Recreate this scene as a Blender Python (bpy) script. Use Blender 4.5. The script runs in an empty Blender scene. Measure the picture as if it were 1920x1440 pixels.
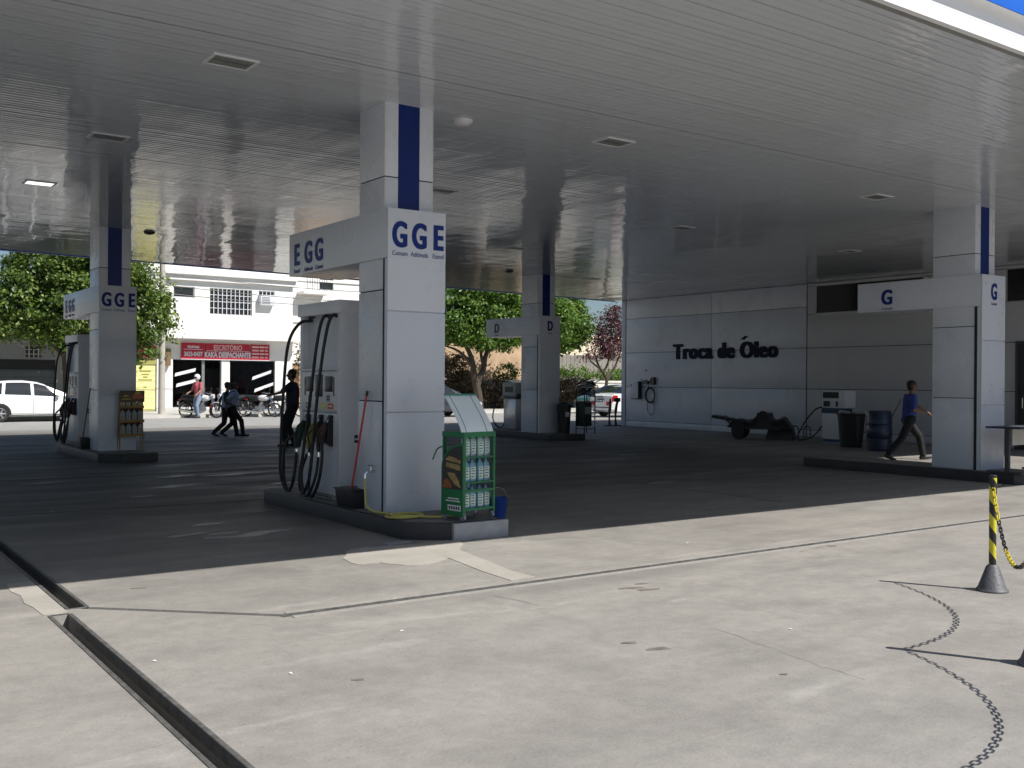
import bpy, bmesh, math, random
import numpy as np
from mathutils import Vector, Matrix, Euler
random.seed(7); RNG = np.random.default_rng(7)
S = bpy.context.scene
COL = S.collection
R = math.radians
# ------------------------------------------------------------------ camera
HC = 1.55; FPX = 1900.0
YAW = math.atan(1350 / FPX); PITCH = math.atan((716 - 720) / FPX); ROLL = math.atan(.007)
FW = Vector((math.sin(YAW) * math.cos(PITCH), math.cos(YAW) * math.cos(PITCH), math.sin(PITCH)))
_r0 = Vector((math.cos(YAW), -math.sin(YAW), 0)); _u0 = _r0.cross(FW)
RT = _r0 * math.cos(ROLL) + _u0 * math.sin(ROLL); UP = RT.cross(FW)
cd = bpy.data.cameras.new('camera'); cam = bpy.data.objects.new('camera', cd); COL.objects.link(cam)
cd.sensor_width = 36; cd.sensor_fit = 'HORIZONTAL'; cd.lens = FPX / 1920 * 36
cd.clip_start = .05; cd.clip_end = 3000
M3 = Matrix((RT, UP, -FW)).transposed()
cam.matrix_world = Matrix.Translation((0, 0, HC)) @ M3.to_4x4()
S.camera = cam
# ------------------------------------------------------------------ world, sun, exposure
SUNV = Vector((.42, -.80, 1.0)).normalized()
w = bpy.data.worlds.new('World'); S.world = w; w.use_nodes = True
nt = w.node_tree; nt.nodes.clear()
sky = nt.nodes.new('ShaderNodeTexSky'); sky.sky_type = 'NISHITA'; sky.sun_disc = False
sky.sun_elevation = math.asin(SUNV.z); sky.sun_rotation = math.atan2(SUNV.x, SUNV.y)
sky.air_density = 1.0; sky.dust_density = 1.2; sky.ozone_density = 3.0; sky.altitude = 500
bgn = nt.nodes.new('ShaderNodeBackground'); bgn.inputs[1].default_value = .066
wo = nt.nodes.new('ShaderNodeOutputWorld')
nt.links.new(sky.outputs[0], bgn.inputs[0]); nt.links.new(bgn.outputs[0], wo.inputs[0])
sd = bpy.data.lights.new('sun', 'SUN'); sd.energy = 5.0; sd.angle = R(.5); sd.color = (1, .965, .91)
sun = bpy.data.objects.new('sun', sd); COL.objects.link(sun)
sun.rotation_euler = (-SUNV).to_track_quat('-Z', 'Y').to_euler(); sun.location = (10, -20, 30)
S.view_settings.view_transform = 'Standard'; S.view_settings.look = 'None'
S.view_settings.exposure = .27; S.view_settings.gamma = 1; S.view_settings.use_curve_mapping = False

# ------------------------------------------------------------------ pixel -> world helpers (photo pixels, 1920 x 1440)
CP = Vector((0, 0, HC))
def ray(x, y): return FW + RT * ((x - 960) / FPX) - UP * ((y - 720) / FPX)
def onz(x, y, z=0.): d = ray(x, y); return CP + d * ((z - HC) / d.z)
def ony(x, y, Y): d = ray(x, y); return CP + d * (Y / d.y)
def onx(x, y, X): d = ray(x, y); return CP + d * (X / d.x)

# ------------------------------------------------------------------ materials
MATS = {}
def nn(t, typ, **kw):
    n = t.nodes.new(typ)
    for k, v in kw.items(): setattr(n, k, v)
    return n
def mat(name, col, rough=.5, metal=0., var=.12, scale=4., bump=0., bscale=60., spec=.5, coord='Object', col2=None, dirt=0., coat=0.):
    """principled with two-octave noise colour variation, roughness variation and fine bump"""
    if name in MATS: return MATS[name]
    m = bpy.data.materials.new(name); m.use_nodes = True; t = m.node_tree
    p = t.nodes['Principled BSDF']; MATS[name] = m
    p.inputs['Metallic'].default_value = metal; p.inputs['Specular IOR Level'].default_value = spec
    p.inputs['Coat Weight'].default_value = coat
    tc = nn(t, 'ShaderNodeTexCoord')
    n1 = nn(t, 'ShaderNodeTexNoise'); n1.inputs['Scale'].default_value = scale; n1.inputs['Detail'].default_value = 8; n1.inputs['Roughness'].default_value = .62
    t.links.new(tc.outputs[coord], n1.inputs['Vector'])
    cr = nn(t, 'ShaderNodeMapRange'); cr.inputs[1].default_value = .3; cr.inputs[2].default_value = .7
    t.links.new(n1.outputs['Fac'], cr.inputs[0])
    mx = nn(t, 'ShaderNodeMix', data_type='RGBA'); c = Vector(col[:3])
    a = c * (1 - var); b = c * (1 + var * .6) if col2 is None else Vector(col2[:3])
    mx.inputs[6].default_value = (*a, 1); mx.inputs[7].default_value = (*[min(1, v) for v in b], 1)
    t.links.new(cr.outputs[0], mx.inputs[0]); out = mx.outputs[2]
    if dirt > 0:
        n2 = nn(t, 'ShaderNodeTexNoise'); n2.inputs['Scale'].default_value = scale * .37; n2.inputs['Detail'].default_value = 10; n2.inputs['Roughness'].default_value = .7
        t.links.new(tc.outputs[coord], n2.inputs['Vector'])
        r2 = nn(t, 'ShaderNodeMapRange'); r2.inputs[1].default_value = .52; r2.inputs[2].default_value = .78; r2.inputs[4].default_value = dirt
        t.links.new(n2.outputs['Fac'], r2.inputs[0])
        m2 = nn(t, 'ShaderNodeMix', data_type='RGBA'); m2.inputs[7].default_value = (.12, .10, .08, 1)
        t.links.new(r2.outputs[0], m2.inputs[0]); t.links.new(out, m2.inputs[6]); out = m2.outputs[2]
    t.links.new(out, p.inputs['Base Color'])
    rr = nn(t, 'ShaderNodeMapRange'); rr.inputs[3].default_value = max(.02, rough * .8); rr.inputs[4].default_value = min(1, rough * 1.2)
    t.links.new(n1.outputs['Fac'], rr.inputs[0]); t.links.new(rr.outputs[0], p.inputs['Roughness'])
    if bump > 0:
        n3 = nn(t, 'ShaderNodeTexNoise'); n3.inputs['Scale'].default_value = bscale; n3.inputs['Detail'].default_value = 4
        t.links.new(tc.outputs[coord], n3.inputs['Vector'])
        bp = nn(t, 'ShaderNodeBump'); bp.inputs['Strength'].default_value = bump; bp.inputs['Distance'].default_value = .02
        t.links.new(n3.outputs['Fac'], bp.inputs['Height']); t.links.new(bp.outputs[0], p.inputs['Normal'])
    return m

def mat_concrete(name, base, tint, dark, pale, canopy_shade=False):
    m = bpy.data.materials.new(name); m.use_nodes = True; t = m.node_tree; p = t.nodes['Principled BSDF']; MATS[name] = m
    geo = nn(t, 'ShaderNodeNewGeometry')
    def noise(sc, det=8, rough=.6, stretch=None, dist=0.):
        n = nn(t, 'ShaderNodeTexNoise'); n.inputs['Scale'].default_value = sc; n.inputs['Detail'].default_value = det; n.inputs['Roughness'].default_value = rough; n.inputs['Distortion'].default_value = dist
        if stretch:
            mp = nn(t, 'ShaderNodeMapping'); mp.inputs['Scale'].default_value = stretch; mp.inputs['Rotation'].default_value = (0, 0, R(12))
            t.links.new(geo.outputs['Position'], mp.inputs[0]); t.links.new(mp.outputs[0], n.inputs['Vector'])
        else: t.links.new(geo.outputs['Position'], n.inputs['Vector'])
        return n.outputs['Fac']
    def rng(s, a, b, lo=0., hi=1.):
        r = nn(t, 'ShaderNodeMapRange'); r.inputs[1].default_value = a; r.inputs[2].default_value = b; r.inputs[3].default_value = lo; r.inputs[4].default_value = hi
        t.links.new(s, r.inputs[0]); return r.outputs[0]
    def mix(f, a, b):
        x = nn(t, 'ShaderNodeMix', data_type='RGBA')
        for i, v in ((0, f), (6, a), (7, b)):
            if isinstance(v, (tuple, list)): x.inputs[i].default_value = (*v, 1)
            elif isinstance(v, float): x.inputs[i].default_value = v
            else: t.links.new(v, x.inputs[i])
        return x.outputs[2]
    c = mix(rng(noise(.35, 6, .6, dist=.6), .35, .65), base, tint)
    c = mix(rng(noise(1.6, 9, .68), .44, .70, 0, .62), c, dark)                     # oil and tyre grime clouds
    c = mix(rng(noise(.5, 7, .6, (.35, 2.2, 1)), .54, .68, 0, .55), c, dark)         # streaks along the traffic
    c = mix(rng(noise(.9, 6, .6, (.5, 2.6, 1), .4), .60, .70, 0, .75), c, pale)       # pale scuffs
    c = mix(rng(noise(.22, 4, .5, dist=1.), .45, .62, 0, .2), c, (base[0] * .98, base[1] * .90, base[2] * .84))   # faint rusty wash
    c = mix(rng(noise(9, 10, .75), .40, .62, .35, 0), c, dark)
    c = mix(rng(noise(70, 3, .6), .3, .7, 0, .28), c, pale)
    if canopy_shade:
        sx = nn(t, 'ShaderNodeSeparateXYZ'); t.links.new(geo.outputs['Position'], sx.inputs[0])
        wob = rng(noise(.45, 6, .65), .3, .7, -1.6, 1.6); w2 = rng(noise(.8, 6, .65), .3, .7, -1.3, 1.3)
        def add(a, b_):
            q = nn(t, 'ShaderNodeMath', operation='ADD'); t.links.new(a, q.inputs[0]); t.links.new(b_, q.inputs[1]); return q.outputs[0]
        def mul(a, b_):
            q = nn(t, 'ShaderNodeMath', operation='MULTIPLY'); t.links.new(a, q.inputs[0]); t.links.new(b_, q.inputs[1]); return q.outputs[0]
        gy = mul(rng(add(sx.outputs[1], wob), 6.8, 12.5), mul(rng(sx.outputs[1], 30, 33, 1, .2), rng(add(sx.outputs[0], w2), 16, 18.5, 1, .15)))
        c = mix(mul(gy, rng(add(sx.outputs[0], w2), -14, -9, 0, .74)), c, tuple(v * .45 for v in dark))     # canopy shade painted into the floor colour, with wavering edges
    sp = noise(26, 2, .5); c = mix(rng(sp, .70, .73, 0, .55), c, dark)
    t.links.new(c, p.inputs['Base Color'])
    t.links.new(rng(noise(1.1, 6, .6, (.4, 1.8, 1)), .35, .7, .78, .42), p.inputs['Roughness'])
    bp = nn(t, 'ShaderNodeBump'); bp.inputs['Strength'].default_value = .35; bp.inputs['Distance'].default_value = .01
    t.links.new(noise(45, 6, .7), bp.inputs['Height']); t.links.new(bp.outputs[0], p.inputs['Normal'])
    return m
def mat_leaf(name, c1, c2, c3, trans=.35):
    m = bpy.data.materials.new(name); m.use_nodes = True; t = m.node_tree; p = t.nodes['Principled BSDF']; MATS[name] = m
    geo = nn(t, 'ShaderNodeNewGeometry'); cr = nn(t, 'ShaderNodeValToRGB')
    cr.color_ramp.elements[0].color = (*c1, 1); cr.color_ramp.elements[1].color = (*c3, 1)
    e = cr.color_ramp.elements.new(.55); e.color = (*c2, 1)
    t.links.new(geo.outputs['Random Per Island'], cr.inputs[0]); t.links.new(cr.outputs[0], p.inputs['Base Color'])
    p.inputs['Roughness'].default_value = .42; p.inputs['Specular IOR Level'].default_value = .45
    tr = nn(t, 'ShaderNodeBsdfTranslucent'); ms = nn(t, 'ShaderNodeMixShader'); ms.inputs[0].default_value = trans
    g = nn(t, 'ShaderNodeMix', data_type='RGBA', blend_type='MULTIPLY'); g.inputs[0].default_value = 1; g.inputs[7].default_value = (1.3, 1.4, .6, 1)
    t.links.new(cr.outputs[0], g.inputs[6]); t.links.new(g.outputs[2], tr.inputs[0])
    o = t.nodes['Material Output']; t.links.new(p.outputs[0], ms.inputs[1]); t.links.new(tr.outputs[0], ms.inputs[2]); t.links.new(ms.outputs[0], o.inputs[0])
    return m
def mat_ceiling():
    m = mat('ceiling_paint', (.58, .61, .645), .055, var=.05, scale=.6, coord='Object')
    t = m.node_tree; p = t.nodes['Principled BSDF']; geo = nn(t, 'ShaderNodeNewGeometry')
    mp = nn(t, 'ShaderNodeMapping'); mp.inputs['Scale'].default_value = (1.0, .28, 1); t.links.new(geo.outputs['Position'], mp.inputs[0])
    n = nn(t, 'ShaderNodeTexNoise'); n.inputs['Scale'].default_value = .9; n.inputs['Detail'].default_value = 3
    t.links.new(mp.outputs[0], n.inputs['Vector'])
    bp = nn(t, 'ShaderNodeBump'); bp.inputs['Strength'].default_value = .9; bp.inputs['Distance'].default_value = .026
    t.links.new(n.outputs['Fac'], bp.inputs['Height']); t.links.new(bp.outputs[0], p.inputs['Normal'])
    return m
def mat_stripes(name, ca, cb, k=5.2, twist=.55):
    m = bpy.data.materials.new(name); m.use_nodes = True; t = m.node_tree; p = t.nodes['Principled BSDF']; MATS[name] = m
    tc = nn(t, 'ShaderNodeTexCoord'); sx = nn(t, 'ShaderNodeSeparateXYZ'); t.links.new(tc.outputs['Object'], sx.inputs[0])
    at = nn(t, 'ShaderNodeMath', operation='ARCTAN2'); t.links.new(sx.outputs[1], at.inputs[0]); t.links.new(sx.outputs[0], at.inputs[1])
    a = nn(t, 'ShaderNodeMath', operation='MULTIPLY'); a.inputs[1].default_value = 1 / (2 * math.pi); t.links.new(at.outputs[0], a.inputs[0])
    z = nn(t, 'ShaderNodeMath', operation='MULTIPLY_ADD'); z.inputs[1].default_value = k; t.links.new(sx.outputs[2], z.inputs[0]); t.links.new(a.outputs[0], z.inputs[2])
    fr = nn(t, 'ShaderNodeMath', operation='FRACT'); t.links.new(z.outputs[0], fr.inputs[0])
    gt = nn(t, 'ShaderNodeMath', operation='GREATER_THAN'); gt.inputs[1].default_value = .52; t.links.new(fr.outputs[0], gt.inputs[0])
    n = nn(t, 'ShaderNodeTexNoise'); n.inputs['Scale'].default_value = 18; n.inputs['Detail'].default_value = 8; t.links.new(tc.outputs['Object'], n.inputs['Vector'])
    mx = nn(t, 'ShaderNodeMix', data_type='RGBA'); mx.inputs[6].default_value = (*ca, 1); mx.inputs[7].default_value = (*cb, 1); t.links.new(gt.outputs[0], mx.inputs[0])
    r = nn(t, 'ShaderNodeMapRange'); r.inputs[1].default_value = .58; r.inputs[2].default_value = .75; r.inputs[4].default_value = .5; t.links.new(n.outputs['Fac'], r.inputs[0])
    m2 = nn(t, 'ShaderNodeMix', data_type='RGBA'); m2.inputs[7].default_value = (.2, .18, .14, 1); t.links.new(r.outputs[0], m2.inputs[0]); t.links.new(mx.outputs[2], m2.inputs[6])
    t.links.new(m2.outputs[2], p.inputs['Base Color']); p.inputs['Roughness'].default_value = .45
    return m
def mat_tint(name, tint=.45):
    if name in MATS: return MATS[name]
    m = bpy.data.materials.new(name); m.use_nodes = True; t = m.node_tree; MATS[name] = m; t.nodes.remove(t.nodes['Principled BSDF'])
    tr = nn(t, 'ShaderNodeBsdfTransparent'); tr.inputs[0].default_value = (tint, tint, tint, 1); gl = nn(t, 'ShaderNodeBsdfGlossy'); gl.inputs['Roughness'].default_value = .03
    fr = nn(t, 'ShaderNodeFresnel'); ms = nn(t, 'ShaderNodeMixShader'); t.links.new(fr.outputs[0], ms.inputs[0]); t.links.new(tr.outputs[0], ms.inputs[1]); t.links.new(gl.outputs[0], ms.inputs[2]); t.links.new(ms.outputs[0], t.nodes['Material Output'].inputs[0])
    return m
def mat_glass(name, col=(.02, .025, .03), rough=.04, spec=.8):
    return mat(name, col, rough, var=.05, spec=spec)

WHITE = mat('white_cladding', (.62, .65, .71), .28, var=.025, scale=1.3, dirt=.03)
WHITE2 = mat('white_enamel', (.68, .69, .72), .32, var=.05, scale=3, dirt=.14)
DARKGAP = mat('dark_joint', (.02, .02, .024), .7)
NAVY = mat('navy_panel', (.006, .022, .15), .3, var=.1, spec=.2)
BLUEL = mat('blue_lettering', (.008, .028, .19), .45, spec=.2)
BLUEF = mat('blue_fascia', (.01, .13, .62), .35, var=.05)
BLACK = mat('black_plastic', (.012, .012, .014), .45)
RUBBER = mat('black_rubber', (.014, .014, .016), .55, bump=.1)
GREYM = mat('grey_metal', (.34, .35, .36), .4, metal=.7, scale=8)
CHROME = mat('chrome', (.75, .75, .76), .12, metal=1.)
STEEL = mat('dark_steel', (.08, .08, .085), .5, metal=.5, scale=10)
KERB = mat('kerb_paint', (.035, .034, .036), .55, var=.35, scale=5, dirt=.2, bump=.15)
ISLTOP = mat('island_concrete', (.20, .19, .175), .75, var=.25, scale=4, dirt=.4, bump=.2)
PALEBLOCK = mat('pale_block', (.33, .34, .36), .6, var=.2, scale=6, dirt=.3, bump=.15)
GREEN = mat('rack_green', (.006, .15, .05), .35, var=.1)
LENS = mat('lamp_lens', (.20, .21, .19), .3, var=.15, scale=6)
CEIL = mat_ceiling()

# ------------------------------------------------------------------ mesh builder
class MB:
    def __init__(s): s.v = []; s.f = []; s.m = []; s.mi = 0
    def add(s, vs, fs):
        o = len(s.v); s.v += [tuple(v) for v in vs]; s.f += [tuple(i + o for i in f) for f in fs]; s.m += [s.mi] * len(fs); return s
    def box(s, a, b, rot=None, piv=None):
        (x0, y0, z0), (x1, y1, z1) = a, b
        vs = [Vector(p) for p in ((x0, y0, z0), (x1, y0, z0), (x1, y1, z0), (x0, y1, z0), (x0, y0, z1), (x1, y0, z1), (x1, y1, z1), (x0, y1, z1))]
        if rot is not None:
            c = Vector(piv) if piv is not None else (Vector(a) + Vector(b)) / 2
            q = Euler(rot).to_matrix(); vs = [q @ (v - c) + c for v in vs]
        return s.add(vs, [(0, 3, 2, 1), (4, 5, 6, 7), (0, 1, 5, 4), (1, 2, 6, 5), (2, 3, 7, 6), (3, 0, 4, 7)])
    def tube(s, pts, r, n=8, caps=True):
        pts = [Vector(p) for p in pts]; rs = r if isinstance(r, (list, tuple)) else [r] * len(pts)
        ring = []; prev = None
        for i, p in enumerate(pts):
            d = (pts[min(i + 1, len(pts) - 1)] - pts[max(i - 1, 0)])
            d = d.normalized() if d.length > 1e-9 else Vector((0, 0, 1))
            if prev is None:
                a = d.orthogonal().normalized()
            else:
                a = prev - d * prev.dot(d)
                a = a.normalized() if a.length > 1e-6 else d.orthogonal().normalized()
            prev = a; b = d.cross(a)
            ring.append([p + (a * math.cos(2 * math.pi * k / n) + b * math.sin(2 * math.pi * k / n)) * rs[i] for k in range(n)])
        vs = [v for q in ring for v in q]; fs = []
        for i in range(len(pts) - 1):
            for k in range(n):
                fs.append((i * n + k, i * n + (k + 1) % n, (i + 1) * n + (k + 1) % n, (i + 1) * n + k))
        if caps: fs.append(tuple(range(n))[::-1]); fs.append(tuple(range((len(pts) - 1) * n, len(pts) * n)))
        return s.add(vs, fs)
    def lathe(s, prof, c=(0, 0, 0), axis='z', n=20, caps=True):
        """profile list of (radius, height) about an axis through c"""
        c = Vector(c); vs = []
        for r, h in prof:
            for k in range(n):
                a = 2 * math.pi * k / n; u, v = r * math.cos(a), r * math.sin(a)
                vs.append(c + Vector({'z': (u, v, h), 'y': (v, h, u), 'x': (h, u, v)}[axis]))
        fs = []
        for i in range(len(prof) - 1):
            for k in range(n): fs.append((i * n + k, i * n + (k + 1) % n, (i + 1) * n + (k + 1) % n, (i + 1) * n + k))
        if caps:
            fs.append(tuple(range(n))[::-1]); fs.append(tuple(range((len(prof) - 1) * n, len(prof) * n)))
        return s.add(vs, fs)
    def prism(s, poly, axis, a, b):
        """polygon (2D) extruded along an axis from a to b"""
        def p3(u, v, t): return {'z': (u, v, t), 'y': (u, t, v), 'x': (t, u, v)}[axis]
        n = len(poly); vs = [p3(u, v, a) for u, v in poly] + [p3(u, v, b) for u, v in poly]
        fs = [tuple(range(n))[::-1], tuple(range(n, 2 * n))] + [(i, (i + 1) % n, n + (i + 1) % n, n + i) for i in range(n)]
        return s.add(vs, fs)
    def ell(s, c, r, n=12, m=8):
        c = Vector(c); vs = [c + Vector((0, 0, -r[2]))]; fs = []
        for i in range(1, m):
            t = math.pi * i / m - math.pi / 2
            for k in range(n):
                a = 2 * math.pi * k / n
                vs.append(c + Vector((r[0] * math.cos(t) * math.cos(a), r[1] * math.cos(t) * math.sin(a), r[2] * math.sin(t))))
        vs.append(c + Vector((0, 0, r[2])))
        for k in range(n):
            fs.append((0, 1 + (k + 1) % n, 1 + k)); fs.append((len(vs) - 1, 1 + (m - 2) * n + k, 1 + (m - 2) * n + (k + 1) % n))
        for i in range(m - 2):
            for k in range(n): fs.append((1 + i * n + k, 1 + i * n + (k + 1) % n, 1 + (i + 1) * n + (k + 1) % n, 1 + (i + 1) * n + k))
        return s.add(vs, fs)
    def mesh(s, name, mats, smooth=False, bevel=0.):
        me = bpy.data.meshes.new(name); me.from_pydata([tuple(v) for v in s.v], [], s.f)
        for m in (mats if isinstance(mats, (list, tuple)) else [mats]): me.materials.append(m)
        me.polygons.foreach_set('material_index', s.m)
        bm = bmesh.new(); bm.from_mesh(me)
        bmesh.ops.recalc_face_normals(bm, faces=bm.faces)
        if bevel > 0:
            es = [e for e in bm.edges if len(e.link_faces) == 2 and e.calc_face_angle(0) > .6]
            bmesh.ops.bevel(bm, geom=es, offset=bevel, segments=2, affect='EDGES', profile=.6, clamp_overlap=True)
        bm.to_mesh(me); bm.free()
        if smooth or bevel > 0:
            me.polygons.foreach_set('use_smooth', [True] * len(me.polygons))
            me.set_sharp_from_angle(angle=R(38))
        me.update(); return me
    def build(s, name, mats, parent=None, smooth=False, bevel=0., loc=None, world=False):
        if world and parent is not None:
            o = Vector(parent.location); s.v = [tuple(Vector(v) - o) for v in s.v]
        return link(name, s.mesh(name, mats, smooth, bevel), parent, loc)
def link(name, me, parent=None, loc=None, rot=None):
    o = bpy.data.objects.new(name, me); COL.objects.link(o)
    if parent is not None: o.parent = parent
    if loc is not None: o.location = loc
    if rot is not None: o.rotation_euler = rot
    return o
def tag(o, label=None, cat=None, group=None, kind=None):
    if label: o['label'] = label
    if cat: o['category'] = cat
    if group: o['group'] = group
    if kind: o['kind'] = kind
    return o
def thing(name, label, cat, loc=(0, 0, 0), rz=0., group=None):
    o = bpy.data.objects.new(name, None); COL.objects.link(o); o.empty_display_size = .2
    o.location = loc; o.rotation_euler = (0, 0, rz); return tag(o, label, cat, group)
def copy_tree(o, parent=None):
    c = o.copy(); COL.objects.link(c); c.parent = parent
    for ch in list(o.children): copy_tree(ch, c)
    return c
def crv(pts, k=6):
    """Catmull-Rom through points"""
    P = [Vector(p) for p in pts]; P = [P[0] * 2 - P[1]] + P + [P[-1] * 2 - P[-2]]; out = []
    for i in range(1, len(P) - 2):
        for j in range(k):
            t = j / k; a, b, c, d = P[i - 1:i + 3]
            out.append(.5 * ((2 * b) + (c - a) * t + (2 * a - 5 * b + 4 * c - d) * t * t + (3 * b - a - 3 * c + d) * t ** 3))
    return out + [P[-2]]
def text(name, s, size, m, parent, loc, face='-y', ext=.004, bold=0., sx=1., align='CENTER', shear=0., label=None, gapx=1., dup=0.):
    """lettering as solid geometry; face = the way the letters look"""
    cu = bpy.data.curves.new(name, 'FONT'); cu.body = s; cu.size = size; cu.extrude = ext; cu.offset = bold; cu.align_x = align; cu.shear = shear; cu.space_character = gapx
    cu.resolution_u = 4
    o = bpy.data.objects.new(name, cu); COL.objects.link(o)
    dg = bpy.context.evaluated_depsgraph_get(); me = bpy.data.meshes.new_from_object(o.evaluated_get(dg))
    bpy.data.objects.remove(o); bpy.data.curves.remove(cu)
    if dup > 0:   # heavy weight: the same glyphs struck three times side by side
        b_ = bmesh.new()
        for j, dx in enumerate((-dup, 0., dup)):
            n0 = len(b_.verts); b_.from_mesh(me); b_.verts.ensure_lookup_table()
            for v in b_.verts[n0:]: v.co.x += dx; v.co.z += .0004 * j
        b_.to_mesh(me); b_.free()
    if face == '-y': mt = Matrix(((sx, 0, 0), (0, 0, -1), (0, 1, 0)))
    else: mt = Matrix(((0, 0, -1), (-sx, 0, 0), (0, 1, 0)))
    me.transform(mt.to_4x4()); me.materials.clear(); me.materials.append(m); me.name = name
    ob = link(name, me, parent, loc)
    if label: ob['label'] = label
    return ob

# ================================================================== THE SETTING
CEILZ = 4.48
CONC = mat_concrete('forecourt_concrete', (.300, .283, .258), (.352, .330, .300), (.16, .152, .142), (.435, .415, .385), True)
PALE = mat_concrete('pale_cement', (.40, .375, .335), (.46, .43, .385), (.30, .28, .25), (.51, .48, .435))
ASPH = mat('asphalt', (.34, .335, .32), .8, var=.18, scale=1.2, coord='Object', dirt=.15, bump=.25, bscale=90)
PAVE = mat('pavement_cement', (.52, .50, .46), .8, var=.15, scale=1.5, dirt=.2, bump=.15)
def slab_obj(name, m, x0, x1, y0, y1, z0, z1): return tag(MB().box((x0, y0, z0), (x1, y1, z1)).build(name, m), kind='structure')
# ground: a sheet to the horizon; the forecourt is a thick slab cut by the drain channels
g = MB().add([(-900, -900, -.34), (900, -900, -.34), (900, 900, -.34), (-900, 900, -.34)], [(0, 1, 2, 3)]).build('ground', ASPH); tag(g, kind='structure')
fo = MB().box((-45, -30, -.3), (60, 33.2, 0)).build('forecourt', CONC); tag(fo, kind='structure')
cut = MB()
cut.box((1.525, 7.27, -.13), (1.63, 31, .2)); cut.box((1.385, -25, -.13), (1.49, 7.12, .2))
cutb = MB().box((2.62, 6.255, -.05), (26, 6.325, .2))
d0, d1 = Vector((1.58, 7.30, 0)), Vector((2.66, 6.295, 0)); dd = (d1 - d0).normalized(); dn = Vector((-dd.y, dd.x, 0)) * .03
cutc = MB().prism([tuple((d0 + dn)[:2]), tuple((d0 - dn)[:2]), tuple((d1 - dn)[:2]), tuple((d1 + dn)[:2])], 'z', -.052, .2)
def boolcut(o, cutters):
    obs = []
    for cm in cutters:
        c = cm.build('cutter', CONC); obs.append(c)
        md = o.modifiers.new('b', 'BOOLEAN'); md.operation = 'DIFFERENCE'; md.object = c; md.solver = 'EXACT'
    dg = bpy.context.evaluated_depsgraph_get(); me = bpy.data.meshes.new_from_object(o.evaluated_get(dg))
    o.modifiers.clear(); o.data = me
    for c in obs: bpy.data.objects.remove(c)
boolcut(fo, [cut, cutb, cutc])
# steel edging of the drain channels, their silt and the pale repair beside them
IRON = mat('drain_iron', (.19, .185, .175), .55, metal=.5, var=.4, scale=12, bump=.2)
SILT = mat('drain_silt', (.03, .028, .026), .8, var=.5, scale=9, bump=.3)
for x0, x1, y0, y1 in ((1.525, 1.63, 7.27, 31), (1.385, 1.49, -25, 7.12)):
    for xe, s_ in ((x0, -1), (x1, 1)):
        b = MB().box((min(xe, xe + s_ * .022), y0, -.001), (max(xe, xe + s_ * .022), y1, .005)); b.build('drain_edging', IRON, fo)
        b = MB().box((xe - .003 if s_ > 0 else xe, y0, -.06), (xe if s_ > 0 else xe + .003, y1, .004)); b.build('drain_edging', IRON, fo)
    MB().box((x0 + .004, y0 + .004, -.14), (x1 - .004, y1 - .004, -.105)).build('drain_silt', SILT, fo)
    ye = y0 if y0 > 0 else y1
    MB().box((x0, ye - .012 if y0 > 0 else ye, -.001), (x1, ye if y0 > 0 else ye + .012, .006)).build('drain_edging', IRON, fo)
def blob(name, pix, m, z, jit=.0, sub=4, parent=fo):
    pts = crv([onz(*p, z) for p in pix + [pix[0]]], sub)[:-1]
    pts = [(p.x + random.uniform(-jit, jit), p.y + random.uniform(-jit, jit)) for p in pts]
    return MB().prism(pts, 'z', .0006, z).build(name, m, parent)
blob('cement_patch', [(642, 1046), (660, 1030), (720, 1024), (790, 1018), (860, 1012), (862, 1030), (838, 1044), (812, 1056), (760, 1060), (715, 1055), (672, 1057)], PALE, .004, .02)
def poly(name, pts, m, z, parent=fo, z0=.0006):
    return MB().prism([tuple(p[:2]) for p in pts], 'z', z0, z).build(name, m, parent)
poly('cement_patch', [onz(832, 1043), onz(858, 1030), onz(903, 1048), onz(960, 1071), onz(1003, 1082), onz(958, 1089), onz(905, 1072)], PALE, .0045)
poly('cement_patch', [(1.497, 8.42), (1.497, 7.20), (1.40, 7.14), (1.345, 7.17), (1.335, 7.45), (1.31, 7.62), (1.335, 7.9), (1.30, 8.1), (1.32, 8.40)], PALE, .004)
MB().box((2.63, 6.257, -.06), (25.9, 6.323, -.028)).build('groove_floor', mat('groove_silt', (.12, .115, .105), .85, var=.3, scale=6), fo)
MB().box((2.64, 6.3195, -.05), (25.9, 6.3245, .005)).build('groove_edging', IRON, fo); MB().box((2.64, 6.2555, -.05), (25.9, 6.2605, .005)).build('groove_edging', IRON, fo)
for y0 in (6.195, 6.326):   # cement shoulders of the shallow groove
    MB().box((2.68, y0, .0005), (25.5, y0 + .058, .0042)).build('groove_shoulder', mat('groove_cement', (.33, .315, .29), .8, var=.2, scale=7, dirt=.25, bump=.2), fo)
STAIN = mat('oil_stain', (.20, .18, .155), .5, var=.3, scale=14)
for px, py, a, b in ((1186, 1103, .10, .035), (1214, 1106, .085, .03), (1204, 1095, .05, .02), (1181, 1206, .045, .03), (1236, 1217, .07, .035), (262, 1103, .05, .02), (1560, 1024, .04, .03), (672, 1275, .03, .02), (1470, 1265, .02, .015)):
    c = onz(px, py); n = 14
    poly('oil_spot', [(c.x + a * math.cos(t) * (1 + .25 * math.sin(3 * t + px)), c.y + b * math.sin(t) * (1 + .2 * math.cos(2 * t)) - .3 * a * math.cos(t)) for t in [2 * math.pi * k / n for k in range(n)]], STAIN, .0035)
CRK = mat('crack_dark', (.20, .187, .17), .9)
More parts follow.
